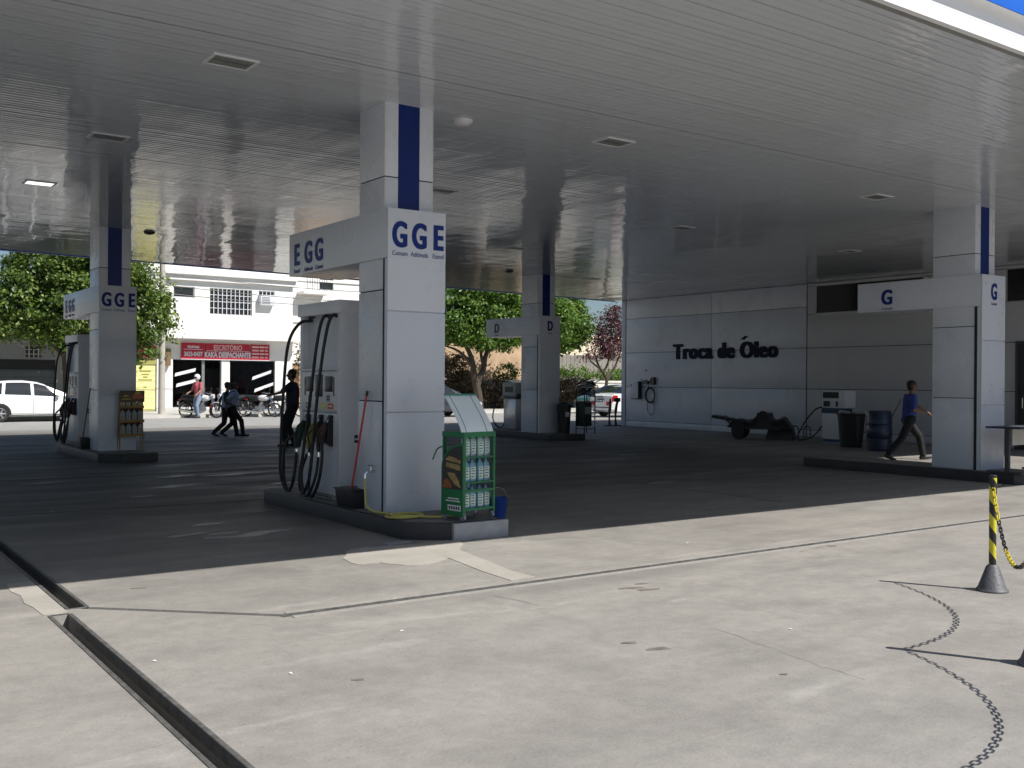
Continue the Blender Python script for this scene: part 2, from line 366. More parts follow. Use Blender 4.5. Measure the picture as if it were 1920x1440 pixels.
def crack(pix, wd=.006):
    P = [onz(*p) for p in pix]; Q = crv(P, 7); L = []; Rr = []
    for i, p in enumerate(Q):
        d = (Q[min(i + 1, len(Q) - 1)] - Q[max(i - 1, 0)]).normalized(); n = Vector((-d.y, d.x, 0)); j = n * random.uniform(-.012, .012); k = wd * random.uniform(.3, 1)
        L.append((p + j + n * k)[:2]); Rr.append((p + j - n * k)[:2])
    m = MB(); vs = [(*a, .003) for a in L] + [(*a, .003) for a in Rr]; n = len(L)
    m.add(vs, [(i, i + 1, n + i + 1, n + i) for i in range(n - 1)]); m.build('crack', CRK, fo)
crack([(1340, 1178), (1500, 1235), (1620, 1275)], .0025)
crack([(30, 1100), (60, 1128), (95, 1152)], .01); crack([(88, 1130), (60, 1128)], .006)
crack([(930, 1118), (1010, 1135)], .004); crack([(1560, 1020), (1500, 1035)], .004); crack([(1780, 912), (1900, 925)], .008)
# saw-cut joints of the shaded slabs
JNT = mat('slab_joint', (.05, .048, .045), .9)
for yj in (12.6, 16.9, 21.2, 25.5): MB().box((-20, yj - .006, .0005), (24, yj + .006, .003)).build('slab_joint', JNT, fo)
for xj in (-3.2, 10.6, 20.2): MB().box((xj - .006, 8.8, .0005), (xj + .006, 33, .0026)).build('slab_joint', JNT, fo)
WET = mat('wet_film', (.17, .165, .16), .42, var=.3, scale=5, spec=.6)
for k, (px, py, a, b) in enumerate(((352, 1003, .22, .03), (420, 1000, .2, .022), (400, 1008, .12, .02), (330, 893, .30, .05), (440, 889, .5, .05), (322, 912, .30, .06), (265, 931, .2, .03), (545, 905, .4, .04), (480, 1001, .4, .045), (390, 983, .22, .03), (1240, 905, .4, .05), (1180, 852, .35, .05), (640, 866, .3, .04), (1320, 888, .5, .04), (90, 905, .4, .04))):
    c = onz(px, py); n = 22; ph = random.uniform(0, 6)
    poly('wet_patch', [(c.x + a * math.cos(t) * (1 + .35 * math.sin(3 * t + ph) * math.cos(5 * t)), c.y + 2.2 * b * math.sin(t) * (1 + .4 * math.cos(4 * t + ph)) + .25 * a * math.cos(t)) for t in [2 * math.pi * q / n for q in range(n)]], WET, .0025)
# litter flecks, small white scraps of paper on the concrete
for k, (px, py) in enumerate(((1053, 1090), (742, 1123), (290, 1240), (545, 1263), (755, 1183), (1482, 1180), (100, 960), (1290, 1018))):
    c = onz(px, py); a = random.uniform(0, 3)
    o = MB().add([(.014, .006, .001), (-.012, .009, .004), (-.015, -.007, .001), (.011, -.008, .005)], [(0, 1, 2, 3)]).build('paper_scrap', mat('paper', (.8, .8, .78), .8))
    o.location = (c.x, c.y, .001); o.rotation_euler = (0, 0, a); tag(o, 'tiny white paper scrap lying on the concrete', 'litter', 'paper scraps on the forecourt')
# the street with kerb and far pavement
slab_obj('street', ASPH, -150, 200, 33.2, 41.3, -.3, -.006)
slab_obj('pavement', PAVE, -150, 200, 41.45, 60, -.3, .13)
kerb = slab_obj('kerb', mat('kerb_stone', (.55, .54, .5), .8, var=.15, scale=3, bump=.2), -150, 200, 41.3, 41.447, -.3, .125)
# ================================================================== CANOPY
can = thing('canopy', 'large white petrol station canopy with slatted glossy ceiling and blue edge', 'canopy', (8, 15, CEILZ))
def xrange(y):
    x0 = -6.0; x1 = 24.19 if y > 9.4 else 20.3
    ye = lambda x: 25.5 + (x - 4) * .105
    if y > ye(x0): x0 = 4 + (y - 25.5) / .105
    return x0, x1
sec = [(-.0487 + .0974 * k / 8, .0002 - .0008 * (1 - (2 * k / 8 - 1) ** 2)) for k in range(9)]   # slightly crowned boards, a hairline gap between them
sm = MB().add([(x, y_, z_) for y_, z_ in sec for x in (-.5, .5)], [(2 * k, 2 * k + 1, 2 * k + 3, 2 * k + 2) for k in range(len(sec) - 1)])
slat_me = sm.mesh('ceiling_slat', CEIL, True)
y = 4.82
while y < 27.55:
    x0, x1 = xrange(y)
    if x1 - x0 > .3:
        o = link('ceiling_slat', slat_me, can, ((x0 + x1) / 2 - 8, y - 15, random.gauss(0, .0007)), (random.gauss(0, .004), 0, 0)); o.scale = (x1 - x0, 1, 1)
    y += .1
# roof deck closing the canopy above the slats (plan polygon) and its fascias
ROOF = mat('roof_sheet', (.45, .45, .45), .6)
deck = [(-6, 4.702), (20.3, 4.702), (20.3, 9.38), (24.2, 9.38), (24.2, 27.6), (-6, 24.45)]
MB().prism(deck, 'z', CEILZ + .02, 5.35).build('roof_deck', ROOF, can, world=True)
WF = mat('fascia_white', (.80, .80, .80), .3, var=.03)
MB().box((-6.1, 4.645, 4.462), (20.4, 4.70, 4.582)).build('fascia_band', WF, can, world=True)
MB().prism([(4.645, 4.585), (4.642, 4.66), (4.63, 4.685), (4.605, 4.703), (4.553, 4.715), (4.70, 4.717), (4.70, 4.585)], 'x', -6.1, 20.4).build('fascia_cove', WF, can, world=True, smooth=True)
MB().box((-6.1, 4.55, 4.72), (20.4, 4.70, 5.6)).build('fascia_blue', BLUEF, can, world=True, bevel=.006)
MB().box((-6, 4.702, 4.468), (20.3, 4.768, 4.50)).build('edge_trim', mat('edge_trim', (.22, .22, .21), .5), can, world=True)
def fas(a, b, name='fascia_panel', z0=4.464, z1=5.6, th=.1):
    a, b = Vector((*a, 0)), Vector((*b, 0)); d = (b - a).normalized(); n = Vector((d.y, -d.x, 0)) * th
    MB().prism([(a + n)[:2], (b + n)[:2], b[:2], a[:2]], 'z', z0, z1).build(name, BLUEF, can, world=True)
fas((24.2, 27.65), (-6, 24.5)); fas((-6.02, 24.5), (-6.02, 4.8)); fas((20.32, 4.8), (20.32, 9.36))
# luminaires and small ceiling fittings
lum = None
spots = [(3.28, 9.12), (3.11, 12.85), (3.01, 16.5), (8.14, 9.36), (13.8, 9.62), (8.12, 13.31), (13.67, 13.75), (18.98, 13.9), (7.72, 21.06), (12.92, 18.03), (18.43, 22.1), (2.9, 20.3)]
lab = {0: 'recessed ceiling lamp between the nearer GGE pillar and the drain channel', 2: 'ceiling lamp with pale bright lens in the row above the drain channel', 3: 'recessed ceiling lamp just beyond the white dome fitting', 4: 'recessed ceiling lamp beside the head of the single G pillar', 7: 'recessed ceiling lamp above the dark windows of the service building', 8: 'recessed ceiling lamp next to the head of the far GGE pillar', 10: 'recessed ceiling lamp beside the head of the pillar lettered D'}
for i, (x, y) in enumerate(spots):
    L = thing('ceiling_lamp', 'recessed rectangular lamp with dull lens set in the slatted canopy ceiling', 'ceiling lamp', (x, y, CEILZ), 0, 'lamps in the canopy ceiling')
    m = MB(); a, b, t_ = .215, .165, .03
    m.box((-a, -b, -.012), (a, -b + t_, .01)); m.box((-a, b - t_, -.012), (a, b, .01)); m.box((-a, -b + t_, -.012), (-a + t_, b - t_, .01)); m.box((a - t_, -b + t_, -.012), (a, b - t_, .01))
    m.build('lamp_frame', WHITE2, L)
    MB().box((-a + t_ + .001, -b + t_ + .001, -.007), (a - t_ - .001, b - t_ - .001, -.002)).build('lamp_lens', LENS if i != 2 else mat('pale_lens', (.8, .82, .8), .25), L)
    MB().box((-.17, -.004, -.0095), (.17, .004, -.0072)).build('lamp_rib', STEEL, L)
    if i in lab: L['label'] = lab[i]
    if i == 2:
        pb = MATS['pale_lens'].node_tree.nodes['Principled BSDF']; pb.inputs['Emission Color'].default_value = (1, 1, .96, 1); pb.inputs['Emission Strength'].default_value = 1.2   # the one lamp that is lit
for (x, y, c) in ((6.13, 9.61, WHITE2), (5.78, 20.62, STEEL), (15.43, 21.88, STEEL), (8.9, 20.4, STEEL)):
    o = MB().lathe([(.11, 0), (.105, -.02), (.07, -.045), (.02, -.055)], n=20).build('ceiling_rose', c, smooth=True, loc=(x, y, CEILZ - .001))
    tag(o, 'round white dome fitting in the slats beside the green rack pillar' if c is WHITE2 else 'small dark round fitting in the canopy ceiling', 'ceiling fitting', None if c is WHITE2 else 'dark round ceiling fittings')

# ================================================================== ISLANDS AND PILLARS
ISZ = .17
def island(x, y, label, y0=-.92, y1=2.95):
    t = thing('pump_island', label, 'island', (x, y, 0))
    poly_ = [(-.15, -.62), (.22, y0), (.86, y0), (.86, y1), (.72, y1 + .14), (0.0, y1 + .14), (-.15, y1)]
    inner = [(-.09, -.59), (.245, y0 + .06), (.80, y0 + .06), (.80, y1 - .03), (.69, y1 + .08), (.03, y1 + .08), (-.09, y1 - .03)]
    MB().prism(poly_, 'z', -.05, ISZ - .004).build('kerb', KERB, t, bevel=.012)
    MB().prism(inner, 'z', ISZ - .02, ISZ).build('island_top', ISLTOP, t)
    return t
def panel(t, a, b, m=None, name='cladding_panel'): return MB().box(a, b).build(name, m or WHITE, t, bevel=.004)
def pillar(x, y, label, front, side, sizes, deep=.89):
    t = thing('canopy_pillar', label, 'pillar', (x, y, ISZ)); H = CEILZ - ISZ + .004
    g = .006
    # core: dark carcass with cladding panels left, right, back and the upper front
    cx0, cx1, cy0, cy1 = .035, .625, .145, deep
    MB().box((cx0 + .012, cy0 + .012, 0), (cx1 - .012, cy1 - .012, H)).build('carcass', DARKGAP, t)
    zs = [0, 1.165, 2.34, 3.53, H]
    for i in range(4):
        z0, z1 = zs[i] + (g if i else 0), zs[i + 1] - (g if i < 3 else 0)
        panel(t, (cx0, cy0 + .0, z0), (cx0 + .014, cy1 - .015, z1)); panel(t, (cx1 - .014, cy0 + .0, z0), (cx1, cy1 - .015, z1))
        panel(t, (cx0, cy1 - .014, z0), (cx1, cy1, z1))
        if z1 > 3.0:
            panel(t, (cx0 + .0145, cy0, max(z0, 2.9)), (.195, cy0 + .013, z1)); panel(t, (.455, cy0, max(z0, 2.9)), (cx1 - .0145, cy0 + .013, z1))
        else: panel(t, (cx0 + .0145, cy0, z0), (cx1 - .0145, cy0 + .013, z1))
    MB().box((.197, cy0 + .002, 2.9), (.453, cy0 + .016, H)).build('blue_stripe', NAVY, t)
    # totem: front slab and the beam carried back over the pumps
    MB().box((.012, .018, 0), (.688, .085, 2.66)).build('totem_back', WHITE, t)
    zz = [0, 1.055, 2.11, 3.18]
    for i in range(3): panel(t, (0, 0, zz[i] + (g if i else 0)), (.70, .0175, zz[i + 1] - (g if i < 2 else 0)), name='totem_panel')
    MB().box((.02, .0875, 0), (.036, .14, 2.66)).build('shadow_gap', DARKGAP, t)
    bl = sizes
    MB().box((0, .0205, 2.665), (.70, bl, 3.178)).build('totem_beam', WHITE, t, bevel=.005)
    for ch, px, sub in front:
        text('letter', ch, .37, BLUEL, t, (px, -.001, 2.785), '-y', .004, bold=.008, sx=.66, dup=.013)
        text('small_lettering', sub, .072, BLUEL, t, (px, -.0005, 2.69), '-y', .0025, sx=.78, shear=.1)
    for ch, py, sub in side:
        text('letter', ch, .36, BLUEL, t, (-.001, py, 2.79), '-x', .004, bold=.008, sx=.85, dup=.012)
        text('small_lettering', sub, .075, BLUEL, t, (-.0005, py, 2.69), '-x', .0025, sx=.9, shear=.15)
    return t
GGE = [('G', .14, 'Comum'), ('G', .375, 'Aditivada'), ('E', .605, 'Etanol')]
EGG = [('E', 2.32, 'Etanol'), ('G', 1.98, 'Aditivada'), ('G', 1.68, 'Comum')]
PIL = [(5.02, 9.30), (4.77, 20.35), (16.47, 21.90), (15.68, 8.96)]
island(*PIL[0], 'dark kerbed pump island under the pillar with the green oil rack')
island(*PIL[1], 'dark kerbed pump island carrying the amber product rack')
island(*PIL[2], 'dark kerbed island under the pillar lettered D')
island(*PIL[3], 'dark kerbed island under the pillar with a single G and the desk', y1=3.4)
pillar(*PIL[0], 'white clad pillar lettered GGE behind the green oil rack', GGE, EGG, 2.55, .72)
pillar(*PIL[1], 'white clad pillar lettered GGE beside the amber product rack', GGE, [(a, b + .5, c) for a, b, c in EGG], 3.1)
pillar(*PIL[2], 'white clad pillar lettered D by the street', [('D', .35, 'Diesel')], [('D', 2.05, 'Diesel')], 2.6)
pillar(*PIL[3], 'white clad pillar with a single G beside the desk', [('G', .35, 'Comum')], [('G', 1.75, 'Comum')], 2.35)
# pale block capping the nose of the first island
bl = MB().box((5.24, 8.325, -.02), (5.885, 8.376, .168)).build('kerb_guard', PALEBLOCK, bevel=.008)
tag(bl, 'pale grey plate capping the nose of the island below the green rack', 'kerb guard')
lid = MB().box((-.14, -.05, .001), (.14, .05, .012)).build('drain_lid', PALEBLOCK, loc=(*onz(745, 1019)[:2], 0), bevel=.003); lid.rotation_euler = (0, 0, .1)
tag(lid, 'small grey drain lid on the ground beside the island kerb', 'drain lid')
# ================================================================== SERVICE BUILDING (oil change bay wall)
WX = 24.2
sb = thing('service_building', 'white panelled service building with blue Troca de Oleo lettering', 'building', (WX, 15, 0))
MB().box((WX + .03, -6, -.05), (36, 27.30, 5.6)).build('wall_core', DARKGAP, sb, world=True)
GREYP = mat('grey_cladding', (.50, .50, .52), .4, var=.06, scale=1., dirt=.12)
def wpanel(y0, y1, z0, z1, m=WHITE, nm='wall_panel'):
    MB().box((WX, y0 + .008, z0 + .008), (WX + .028, y1 - .008, z1 - .008)).build(nm, m, sb, world=True, bevel=.003)
zr = [.21, 1.40, 2.60, 3.80, 4.475]
for y0, y1 in ((22.95, 27.06), (19.2, 22.95)):
    wpanel(y0, y1, .0, .21)
    for i in range(4): wpanel(y0, y1, zr[i], zr[i + 1])
wpanel(27.09, 27.31, 0, 4.475)
for i, (y0, y1) in enumerate(((11.0, 15.1), (15.1, 19.17), (6.9, 11.0), (2.8, 6.9))):
    wpanel(y0, y1, .0, .21, GREYP)
    for k in range(2): wpanel(y0, y1, zr[k], zr[k + 1], GREYP)
    if i < 2:
        wpanel(y0, y1, 2.6, 3.58, GREYP); wpanel(y0, y1, 4.40, 4.475, GREYP)
    else: wpanel(y0, y1, 2.6, 4.475, GREYP)
wpanel(18.86, 19.17, 3.58, 4.40, GREYP); wpanel(15.3, 15.45, 3.58, 4.40, GREYP); wpanel(13.2, 15.3, 3.58, 4.40, GREYP)
for y0, y1 in ((15.45, 18.86), (11.0, 13.2)):
    wn = MB().box((WX + .012, y0, 3.585), (WX + .026, y1, 4.395)).build('window', mat_glass('dark_window', (.012, .012, .012), .1, .15), sb, world=True)
    fr = MB(); o_ = wn
    for a, b in (((WX - .004, y0, 3.57), (WX + .027, y1, 3.60)), ((WX - .004, y0, 4.38), (WX + .027, y1, 4.41)), ((WX - .004, y0 - .02, 3.57), (WX + .027, y0 + .012, 4.41)), ((WX - .004, y1 - .012, 3.57), (WX + .027, y1 + .02, 4.41))): fr.box(a, b)
    f_ = fr.build('window_frame', GREYM, sb, world=True); f_.parent = wn
text('lettering', 'Troca de Oleo', .70, mat('navy_letters', (.006, .009, .03), .6, spec=.15), sb, (-.006, 22.45 - 15, 2.36), '-x', .02, bold=.014, sx=.93, gapx=1.12, dup=.047)
MB().prism([(21.72, 2.92), (21.54, 3.03), (21.42, 3.03), (21.56, 2.92)], 'x', WX - .026, WX + .014).build('lettering', MATS['navy_letters'], sb, world=True)
MB().box((WX, 2.8, 4.478), (36, 27.3, 5.7)).build('parapet', WHITE, sb, world=True)
# far end wall facing the street
for k in range(3): MB().box((24.24 + k * 3.9, 27.305, 0.01), (28.1 + k * 3.9, 27.33, 5.6)).build('end_panel', WHITE, sb, world=True)
dr = MB().box((WX - .03, 11.7, .0), (WX - .002, 12.88, 2.55)).build('door', mat('door_dark', (.03, .028, .03), .5), sb, world=True)
fr = MB(); fr.box((WX - .05, 12.882, 0), (WX - .001, 12.95, 2.62)); fr.box((WX - .05, 11.63, 0), (WX - .001, 11.698, 2.62)); fr.box((WX - .05, 11.7, 2.552), (WX - .001, 12.88, 2.62))
f_ = fr.build('door_frame', STEEL, sb, world=True); f_.parent = dr; h_ = MB().tube([(WX - .08, 12.75, 1.0), (WX - .08, 12.75, 1.25)], .012, 8).build('door_handle', CHROME, sb, world=True); h_.parent = dr
# meter box, hose reel
t = thing('meter_box', 'white wall cabinet with dark edge beside the hose reel', 'wall box', (WX - .1, 26.45, 1.0))
MB().box((-.06, -.2, 0), (.098, .2, .58)).build('cabinet', WHITE, t, bevel=.008)
MB().box((-.065, -.22, -.02), (.09, -.202, .60)).build('side_edge', BLACK, t); MB().box((-.065, -.2, -.022), (.09, .2, -.003)).build('bottom_edge', STEEL, t)
MB().box((-.07, .13, .43), (-.061, .17, .5)).build('latch', BLACK, t)
t = thing('hose_reel', 'black coiled air hose hanging from a wall valve on the panelled wall', 'hose reel', (WX - .02, 25.72, .5))
m = MB()
for k in range(4):
    r = .2 + .012 * k; m.tube([(-.05 - .02 * (k % 2), r * math.cos(a), .62 + r * math.sin(a) * 1.15) for a in [2 * math.pi * j / 24 for j in range(25)]], .013, 6)
m.build('hose_coil', RUBBER, t, smooth=True)
MB().tube(crv([(-.05, .15, .5), (-.06, .12, .1), (-.05, -.05, -.06), (-.05, -.2, .1), (-.05, -.16, .5)]), .011, 6).build('hose_tail', RUBBER, t, smooth=True)
m = MB(); m.box((-.10, -.2, .98), (.015, -.06, 1.24)); m.tube([(-.06, -.05, 1.1), (-.06, .3, 1.13)], .022, 8); m.tube([(-.06, .28, 1.02), (-.1, .42, 1.18)], .018, 8); m.lathe([(.055, -.12), (.055, -.03)], (0, .12, 1.05), 'x', 14); m.tube([(-.05, .12, 1.05), (-.05, .1, .82)], .015, 6)
m.build('valve', STEEL, t, smooth=False)
MB().lathe([(.05, -.1), (.06, -.06), (.06, -.02)], (0, .02, 1.16), 'x', 14).build('gauge', CHROME, t)
o = MB().box((-.03, -.03, 0), (.0, .03, .04)).build('wall_hook', STEEL, loc=(WX - .001, 26.0, 1.95)); tag(o, 'tiny dark hook on the panelled wall above the hose reel', 'hook')

# ================================================================== FUEL PUMPS
def hose(pts, r=.019): return MB().tube(crv(pts, 7), r, 8)
NOZ = {'g': mat('nozzle_green', (.008, .035, .02), .5), 'y': mat('nozzle_yellow', (.22, .17, .02), .5), 'r': mat('nozzle_brown', (.06, .022, .018), .5)}
def make_pump(x, y, label):
    t = thing('fuel_pump', label, 'fuel pump', (x, y, ISZ), 0, None)
    L = 1.12
    MB().box((.075, .02, 0), (.50, L - .02, 2.20)).build('cabinet', WHITE2, t, bevel=.008)
    MB().box((.0, 0, 0), (.52, .085, 2.26)).build('end_post', WHITE2, t, bevel=.008)
    MB().box((.0, L - .085, 0), (.52, L, 2.26)).build('end_post', WHITE2, t, bevel=.008)
    MB().box((.012, .06, .06), (.072, L - .06, 1.0)).build('lower_panel', WHITE2, t, bevel=.005)
    MB().box((-.002, .087, 1.02), (.073, L - .087, 1.49)).build('display_panel', WHITE2, t, bevel=.006)
    MB().box((-.03, .06, 1.495), (.07, L - .06, 1.52)).build('ledge', WHITE2, t, bevel=.004)
    MB().box((-.03, -.012, 2.15), (.53, L + .012, 2.30)).build('top_cap', WHITE2, t, bevel=.01)
    MB().box((.01, .04, 0.005), (.05, L - .04, .055)).build('plinth', mat('plinth_grey', (.3, .31, .33), .6), t)
    pn = t
    DISP = mat_glass('display_screen', (.035, .038, .045), .25, .15)
    for y0, y1, z0, z1 in ((.19, .40, 1.25, 1.43), (.46, .67, 1.19, 1.45), (.72, .92, 1.25, 1.43)):
        d = MB().box((-.0065, y0, z0), (-.0022, y1, z1)).build('display_screen', DISP, t, bevel=.002)
    for y0 in (.255, .76):
        MB().box((-.006, y0, 1.13), (-.0022, y0 + .1, 1.22)).build('keypad', mat('keypad_grey', (.45, .46, .48), .5), t)
        for k in range(6): MB().box((-.009, y0 + .01 + .03 * (k % 3), 1.15 + .03 * (k // 3)), (-.0062, y0 + .03 + .03 * (k % 3), 1.17 + .03 * (k // 3))).build('key', BLACK, t)
    for y0, c in ((.145, BLACK), (.94, BLACK)): MB().box((-.005, y0, 1.2), (-.0022, y0 + .03, 1.42)).build('label_strip', c, t)
    for y0, c, nm in ((.17, (.55, .03, .02), 'red'), (.35, (.7, .6, .04), 'yellow'), (.78, (.1, .17, .17), 'grey')):
        MB().box((-.005, y0, 1.05), (-.0022, y0 + .15, 1.115)).build('fuel_sticker', mat('sticker_' + nm, c, .4), t)
        MB().box((-.0062, y0 + .03, 1.075), (-.0052, y0 + .12, 1.092)).build('sticker_print', WHITE2, t)
    MB().box((-.004, .1, 1.022), (-.0022, L - .1, 1.034)).build('seam_strip', GREYM, t)
    for yy, c in ((.24, 'r'), (.50, 'y'), (.86, 'g')):
        h = MB().prism([(-.005, .62), (-.06, .66), (-.06, .86), (-.02, .98), (.02, .98), (.02, .62)], 'y', yy - .04, yy + .04).build('holster', BLACK, t, bevel=.004)
        n = MB(); n.tube([(-.055, yy, .90), (-.10, yy, .82), (-.135, yy, .70), (-.14, yy, .58)], [.018, .05, .055, .035], 10)
        n.build('nozzle', NOZ[c], t, smooth=True)
        n = MB(); n.tube([(-.05, yy, .88), (-.03, yy, .93)], .013, 8); n.tube([(-.15, yy, .56), (-.15, yy, .50)], .022, 8); n.build('nozzle_spout', CHROME, t)
        MB().tube([(-.09, yy - .03, .85), (-.19, yy - .04, .75), (-.15, yy - .03, .60)], .009, 6).build('nozzle_guard', BLACK, t)
    hs = [[(.05, .13, 2.13), (-.06, .13, 2.10), (-.12, .17, 1.80), (-.16, .26, 1.2), (-.17, .36, .6), (-.19, .42, .15), (-.20, .30, .05), (-.19, .14, .25), (-.17, .10, .55), (-.16, .18, .74), (-.15, .24, .56)],
          [(.05, .34, 2.13), (-.06, .34, 2.10), (-.12, .37, 1.80), (-.16, .45, 1.2), (-.18, .58, .6), (-.20, .66, .20), (-.21, .54, .07), (-.2, .40, .22), (-.18, .36, .5), (-.16, .44, .62), (-.15, .50, .54)],
          [(.05, .86, 2.10), (-.10, .92, 2.06), (-.2, 1.02, 1.80), (-.24, 1.06, 1.2), (-.25, 1.10, .6), (-.25, 1.10, .25), (-.22, .98, .06), (-.2, .86, .15), (-.17, .84, .4), (-.15, .86, .54)]]
    for p in hs: hose(p).build('hose', RUBBER, t, smooth=True)
    for yy in (.13, .34, .86): MB().tube([(.07, yy, 2.16), (.0, yy, 2.12)], .024, 8).build('hose_socket', STEEL, t)
    # second loop of slack hose
    for p in ([(-.15, .24, .52), (-.2, .2, .3), (-.22, .32, .1), (-.21, .5, .06), (-.2, .6, .3), (-.17, .52, .52)], [(-.15, .86, .5), (-.22, .78, .25), (-.22, .9, .06), (-.22, 1.06, .2), (-.24, 1.0, .6), (-.16, .88, .74)]): hose(p, .017).build('hose', RUBBER, t, smooth=True)
    MB().box((.18, -.004, .72), (.26, -.001, .76)).build('vent_plate', BLACK, t)
    MB().box((.34, -.004, .84), (.40, -.001, .875)).build('lock', BLACK, t); MB().box((.18, -.004, .67), (.26, -.001, .70)).build('vent_plate', BLACK, t)
    for k in range(7): MB().box((.005, .25 + .07 * k, .02), (.0098, .28 + .07 * k, .04)).build('plinth_slot', BLACK, t)
    return t
pump = make_pump(5.07, 10.50, 'tall white fuel pump with black hoses beside the red squeegee pole')
p2 = copy_tree(pump); p2.location = (4.82, 22.25, ISZ); p2['label'] = 'tall white fuel pump with looping hoses behind the amber product rack'
# short diesel pump
t = thing('fuel_pump', 'short pale fuel pump with rounded cabinet under the beam lettered D', 'fuel pump', (16.98, 23.72, ISZ))
MB().box((0, 0, .0), (.5, .62, .90)).build('cabinet', mat('pale_steel', (.55, .56, .6), .22, metal=.4, var=.08), t, bevel=.06)
MB().box((.02, .02, .90), (.48, .6, .96)).build('neck', STEEL, t)
MB().box((-.02, -.02, .96), (.5, .64, 1.36)).build('display_head', mat('head_grey', (.42, .43, .42), .45), t, bevel=.03)
MB().box((-.026, .1, 1.08), (-.021, .5, 1.24)).build('display_screen', mat_glass('display_screen'), t)
MB().box((.05, -.026, .97), (.38, -.021, 1.03)).build('display_screen', BLACK, t)
hose([(.2, .66, 1.2), (.1, .8, 1.1), (-.05, .95, .7), (-.1, 1.0, .3), (-.05, .8, .05), (.1, .75, .1), (.2, .68, .5)]).build('hose', RUBBER, t, smooth=True)
MB().tube([(.2, .66, .55), (.18, .7, .75), (.18, .72, .9)], [.03, .05, .025], 8).build('nozzle', BLACK, t, smooth=True)
# retired pump at the wall
t = thing('fuel_pump', 'old white pump with blue band standing at the wall behind the black bin', 'fuel pump', (22.35, 16.9, 0))
MB().box((0, -.3, 0), (.45, .3, .78)).build('cabinet', WHITE2, t, bevel=.01)
MB().box((-.012, -.31, .78), (.46, .31, .92)).build('blue_band', mat('band_blue', (.012, .05, .11), .4), t)
MB().box((.0, -.42, .92), (.45, .3, 1.38)).build('display_head', WHITE2, t, bevel=.01)
MB().box((-.012, -.22, 1.18), (-.002, .27, 1.34)).build('display_screen', mat_glass('display_screen'), t)
for y0 in (.05, -.2): MB().box((-.012, y0, .96), (-.002, y0 + (.2 if y0 > 0 else .06), 1.1)).build('display_screen', BLACK, t)
MB().box((.01, -.28, .02), (-.006, .28, .1)).build('plinth', mat('band_blue'  , (.02, .1, .22), .4), t)
hose([(.05, .3, .95), (-.05, .5, .85), (-.08, .85, .45), (-.05, 1.05, .05), (.1, .7, .12), (.15, .34, .5)]).build('hose', RUBBER, t, smooth=True)

# ================================================================== THINGS AROUND THE FIRST PILLAR
# green oil rack
rk = thing('oil_rack', 'green metal oil rack with tilted white header and picture side', 'display rack', (5.33, 8.70, ISZ), R(10))
W_, D_, H_ = .43, .32, .83
for x in (0, W_ - .025):
    for y in (-D_, -.025): MB().box((x, y, .07), (x + .025, y + .025, H_)).build('upright', GREEN, rk)
for z in (.10, .37, .62):
    MB().box((.026, -D_ + .001, z), (W_ - .026, -.001, z + .015)).build('shelf', GREEN, rk)
MB().box((-.002, -D_ - .002, H_), (W_ + .002, .002, H_ + .05)).build('top_rail', GREEN, rk)
MB().box((.026, -.012, .1), (W_ - .026, -.004, .62)).build('back_panel', mat('rack_back', (.05, .07, .06), .6), rk)
MB().box((.24, -.018, .395), (W_ - .03, -.013, .60)).build('back_sheet', mat('pale_sheet', (.5, .5, .5), .5), rk); MB().box((.24, -.018, .2), (W_ - .03, -.013, .36)).build('back_sheet', mat('pale_sheet', (.5, .5, .5), .5), rk)
MB().box((.03, -D_ - .004, .285), (W_ - .03, -D_ + .006, .31)).build('shelf_lip', GREEN, rk); MB().box((.03, -D_ - .004, .105), (W_ - .03, -D_ + .004, .125)).build('shelf_lip', GREEN, rk)
# picture side panel with arched top, on the left side
arch = [(.0, .06), (-D_ - .0, .06)] + [(-D_ + (1 - math.cos(a)) * .0, .74) for a in (0,)] + [(-D_ + .16 * (1 - math.cos(a)) * 2 * .95, .62 + .14 * math.sin(a)) for a in [math.pi / 2 * k / 8 for k in range(9)]][1:] + [(.0, .62)]
sidepoly = [(.0, .05), (-D_, .05), (-D_, .77)] + [(-D_ + D_ * math.sin(a), .52 + .25 * math.cos(a)) for a in [math.pi / 2 * k / 10 for k in range(1, 11)]]
MB().prism(sidepoly, 'x', -.012, -.002).build('side_panel', GREEN, rk)
PIC = mat('picture_print', (.03, .028, .025), .4, var=.2)
inn = [(-.02, .31), (-D_ + .012, .31), (-D_ + .012, .745)] + [(-D_ + .012 + (D_ - .032) * math.sin(a), .515 + .23 * math.cos(a)) for a in [math.pi / 2 * k / 10 for k in range(1, 11)]]
MB().prism(inn, 'x', -.0145, -.0125).build('side_picture', PIC, rk)
GOLD = mat('gold_print', (.34, .24, .09), .5, var=.5, scale=25)
for pl in ([(-.06, .60), (-.28, .57), (-.29, .60), (-.2, .625), (-.12, .64)], [(-.07, .53), (-.28, .50), (-.28, .555), (-.08, .575)], [(-.09, .48), (-.2, .47), (-.26, .40), (-.29, .33), (-.2, .36), (-.13, .42)]):
    MB().prism(pl, 'x', -.0162, -.0147).build('picture_shape', GOLD, rk)
MB().prism([(-.03, .32), (-.16, .32), (-.15, .36), (-.09, .42), (-.04, .39)], 'x', -.0162, -.0147).build('picture_shape', mat('rust_print', (.3, .09, .03), .5, var=.5, scale=20), rk)
for z, a, b in ((.215, -.10, -.26), (.19, -.07, -.28)): MB().box((-.0145, b, z), (-.0125, a, z + .011)).build('side_print', WHITE2, rk)
MB().box((-.0145, -.29, .10), (-.0125, -.10, .155)).build('side_print', WHITE2, rk)
for k in range(5): MB().box((-.016, -.275 + .034 * k, .112), (-.0147, -.275 + .034 * k + .022, .143)).build('side_print', mat('dark_print', (.05, .03, .03), .5), rk)
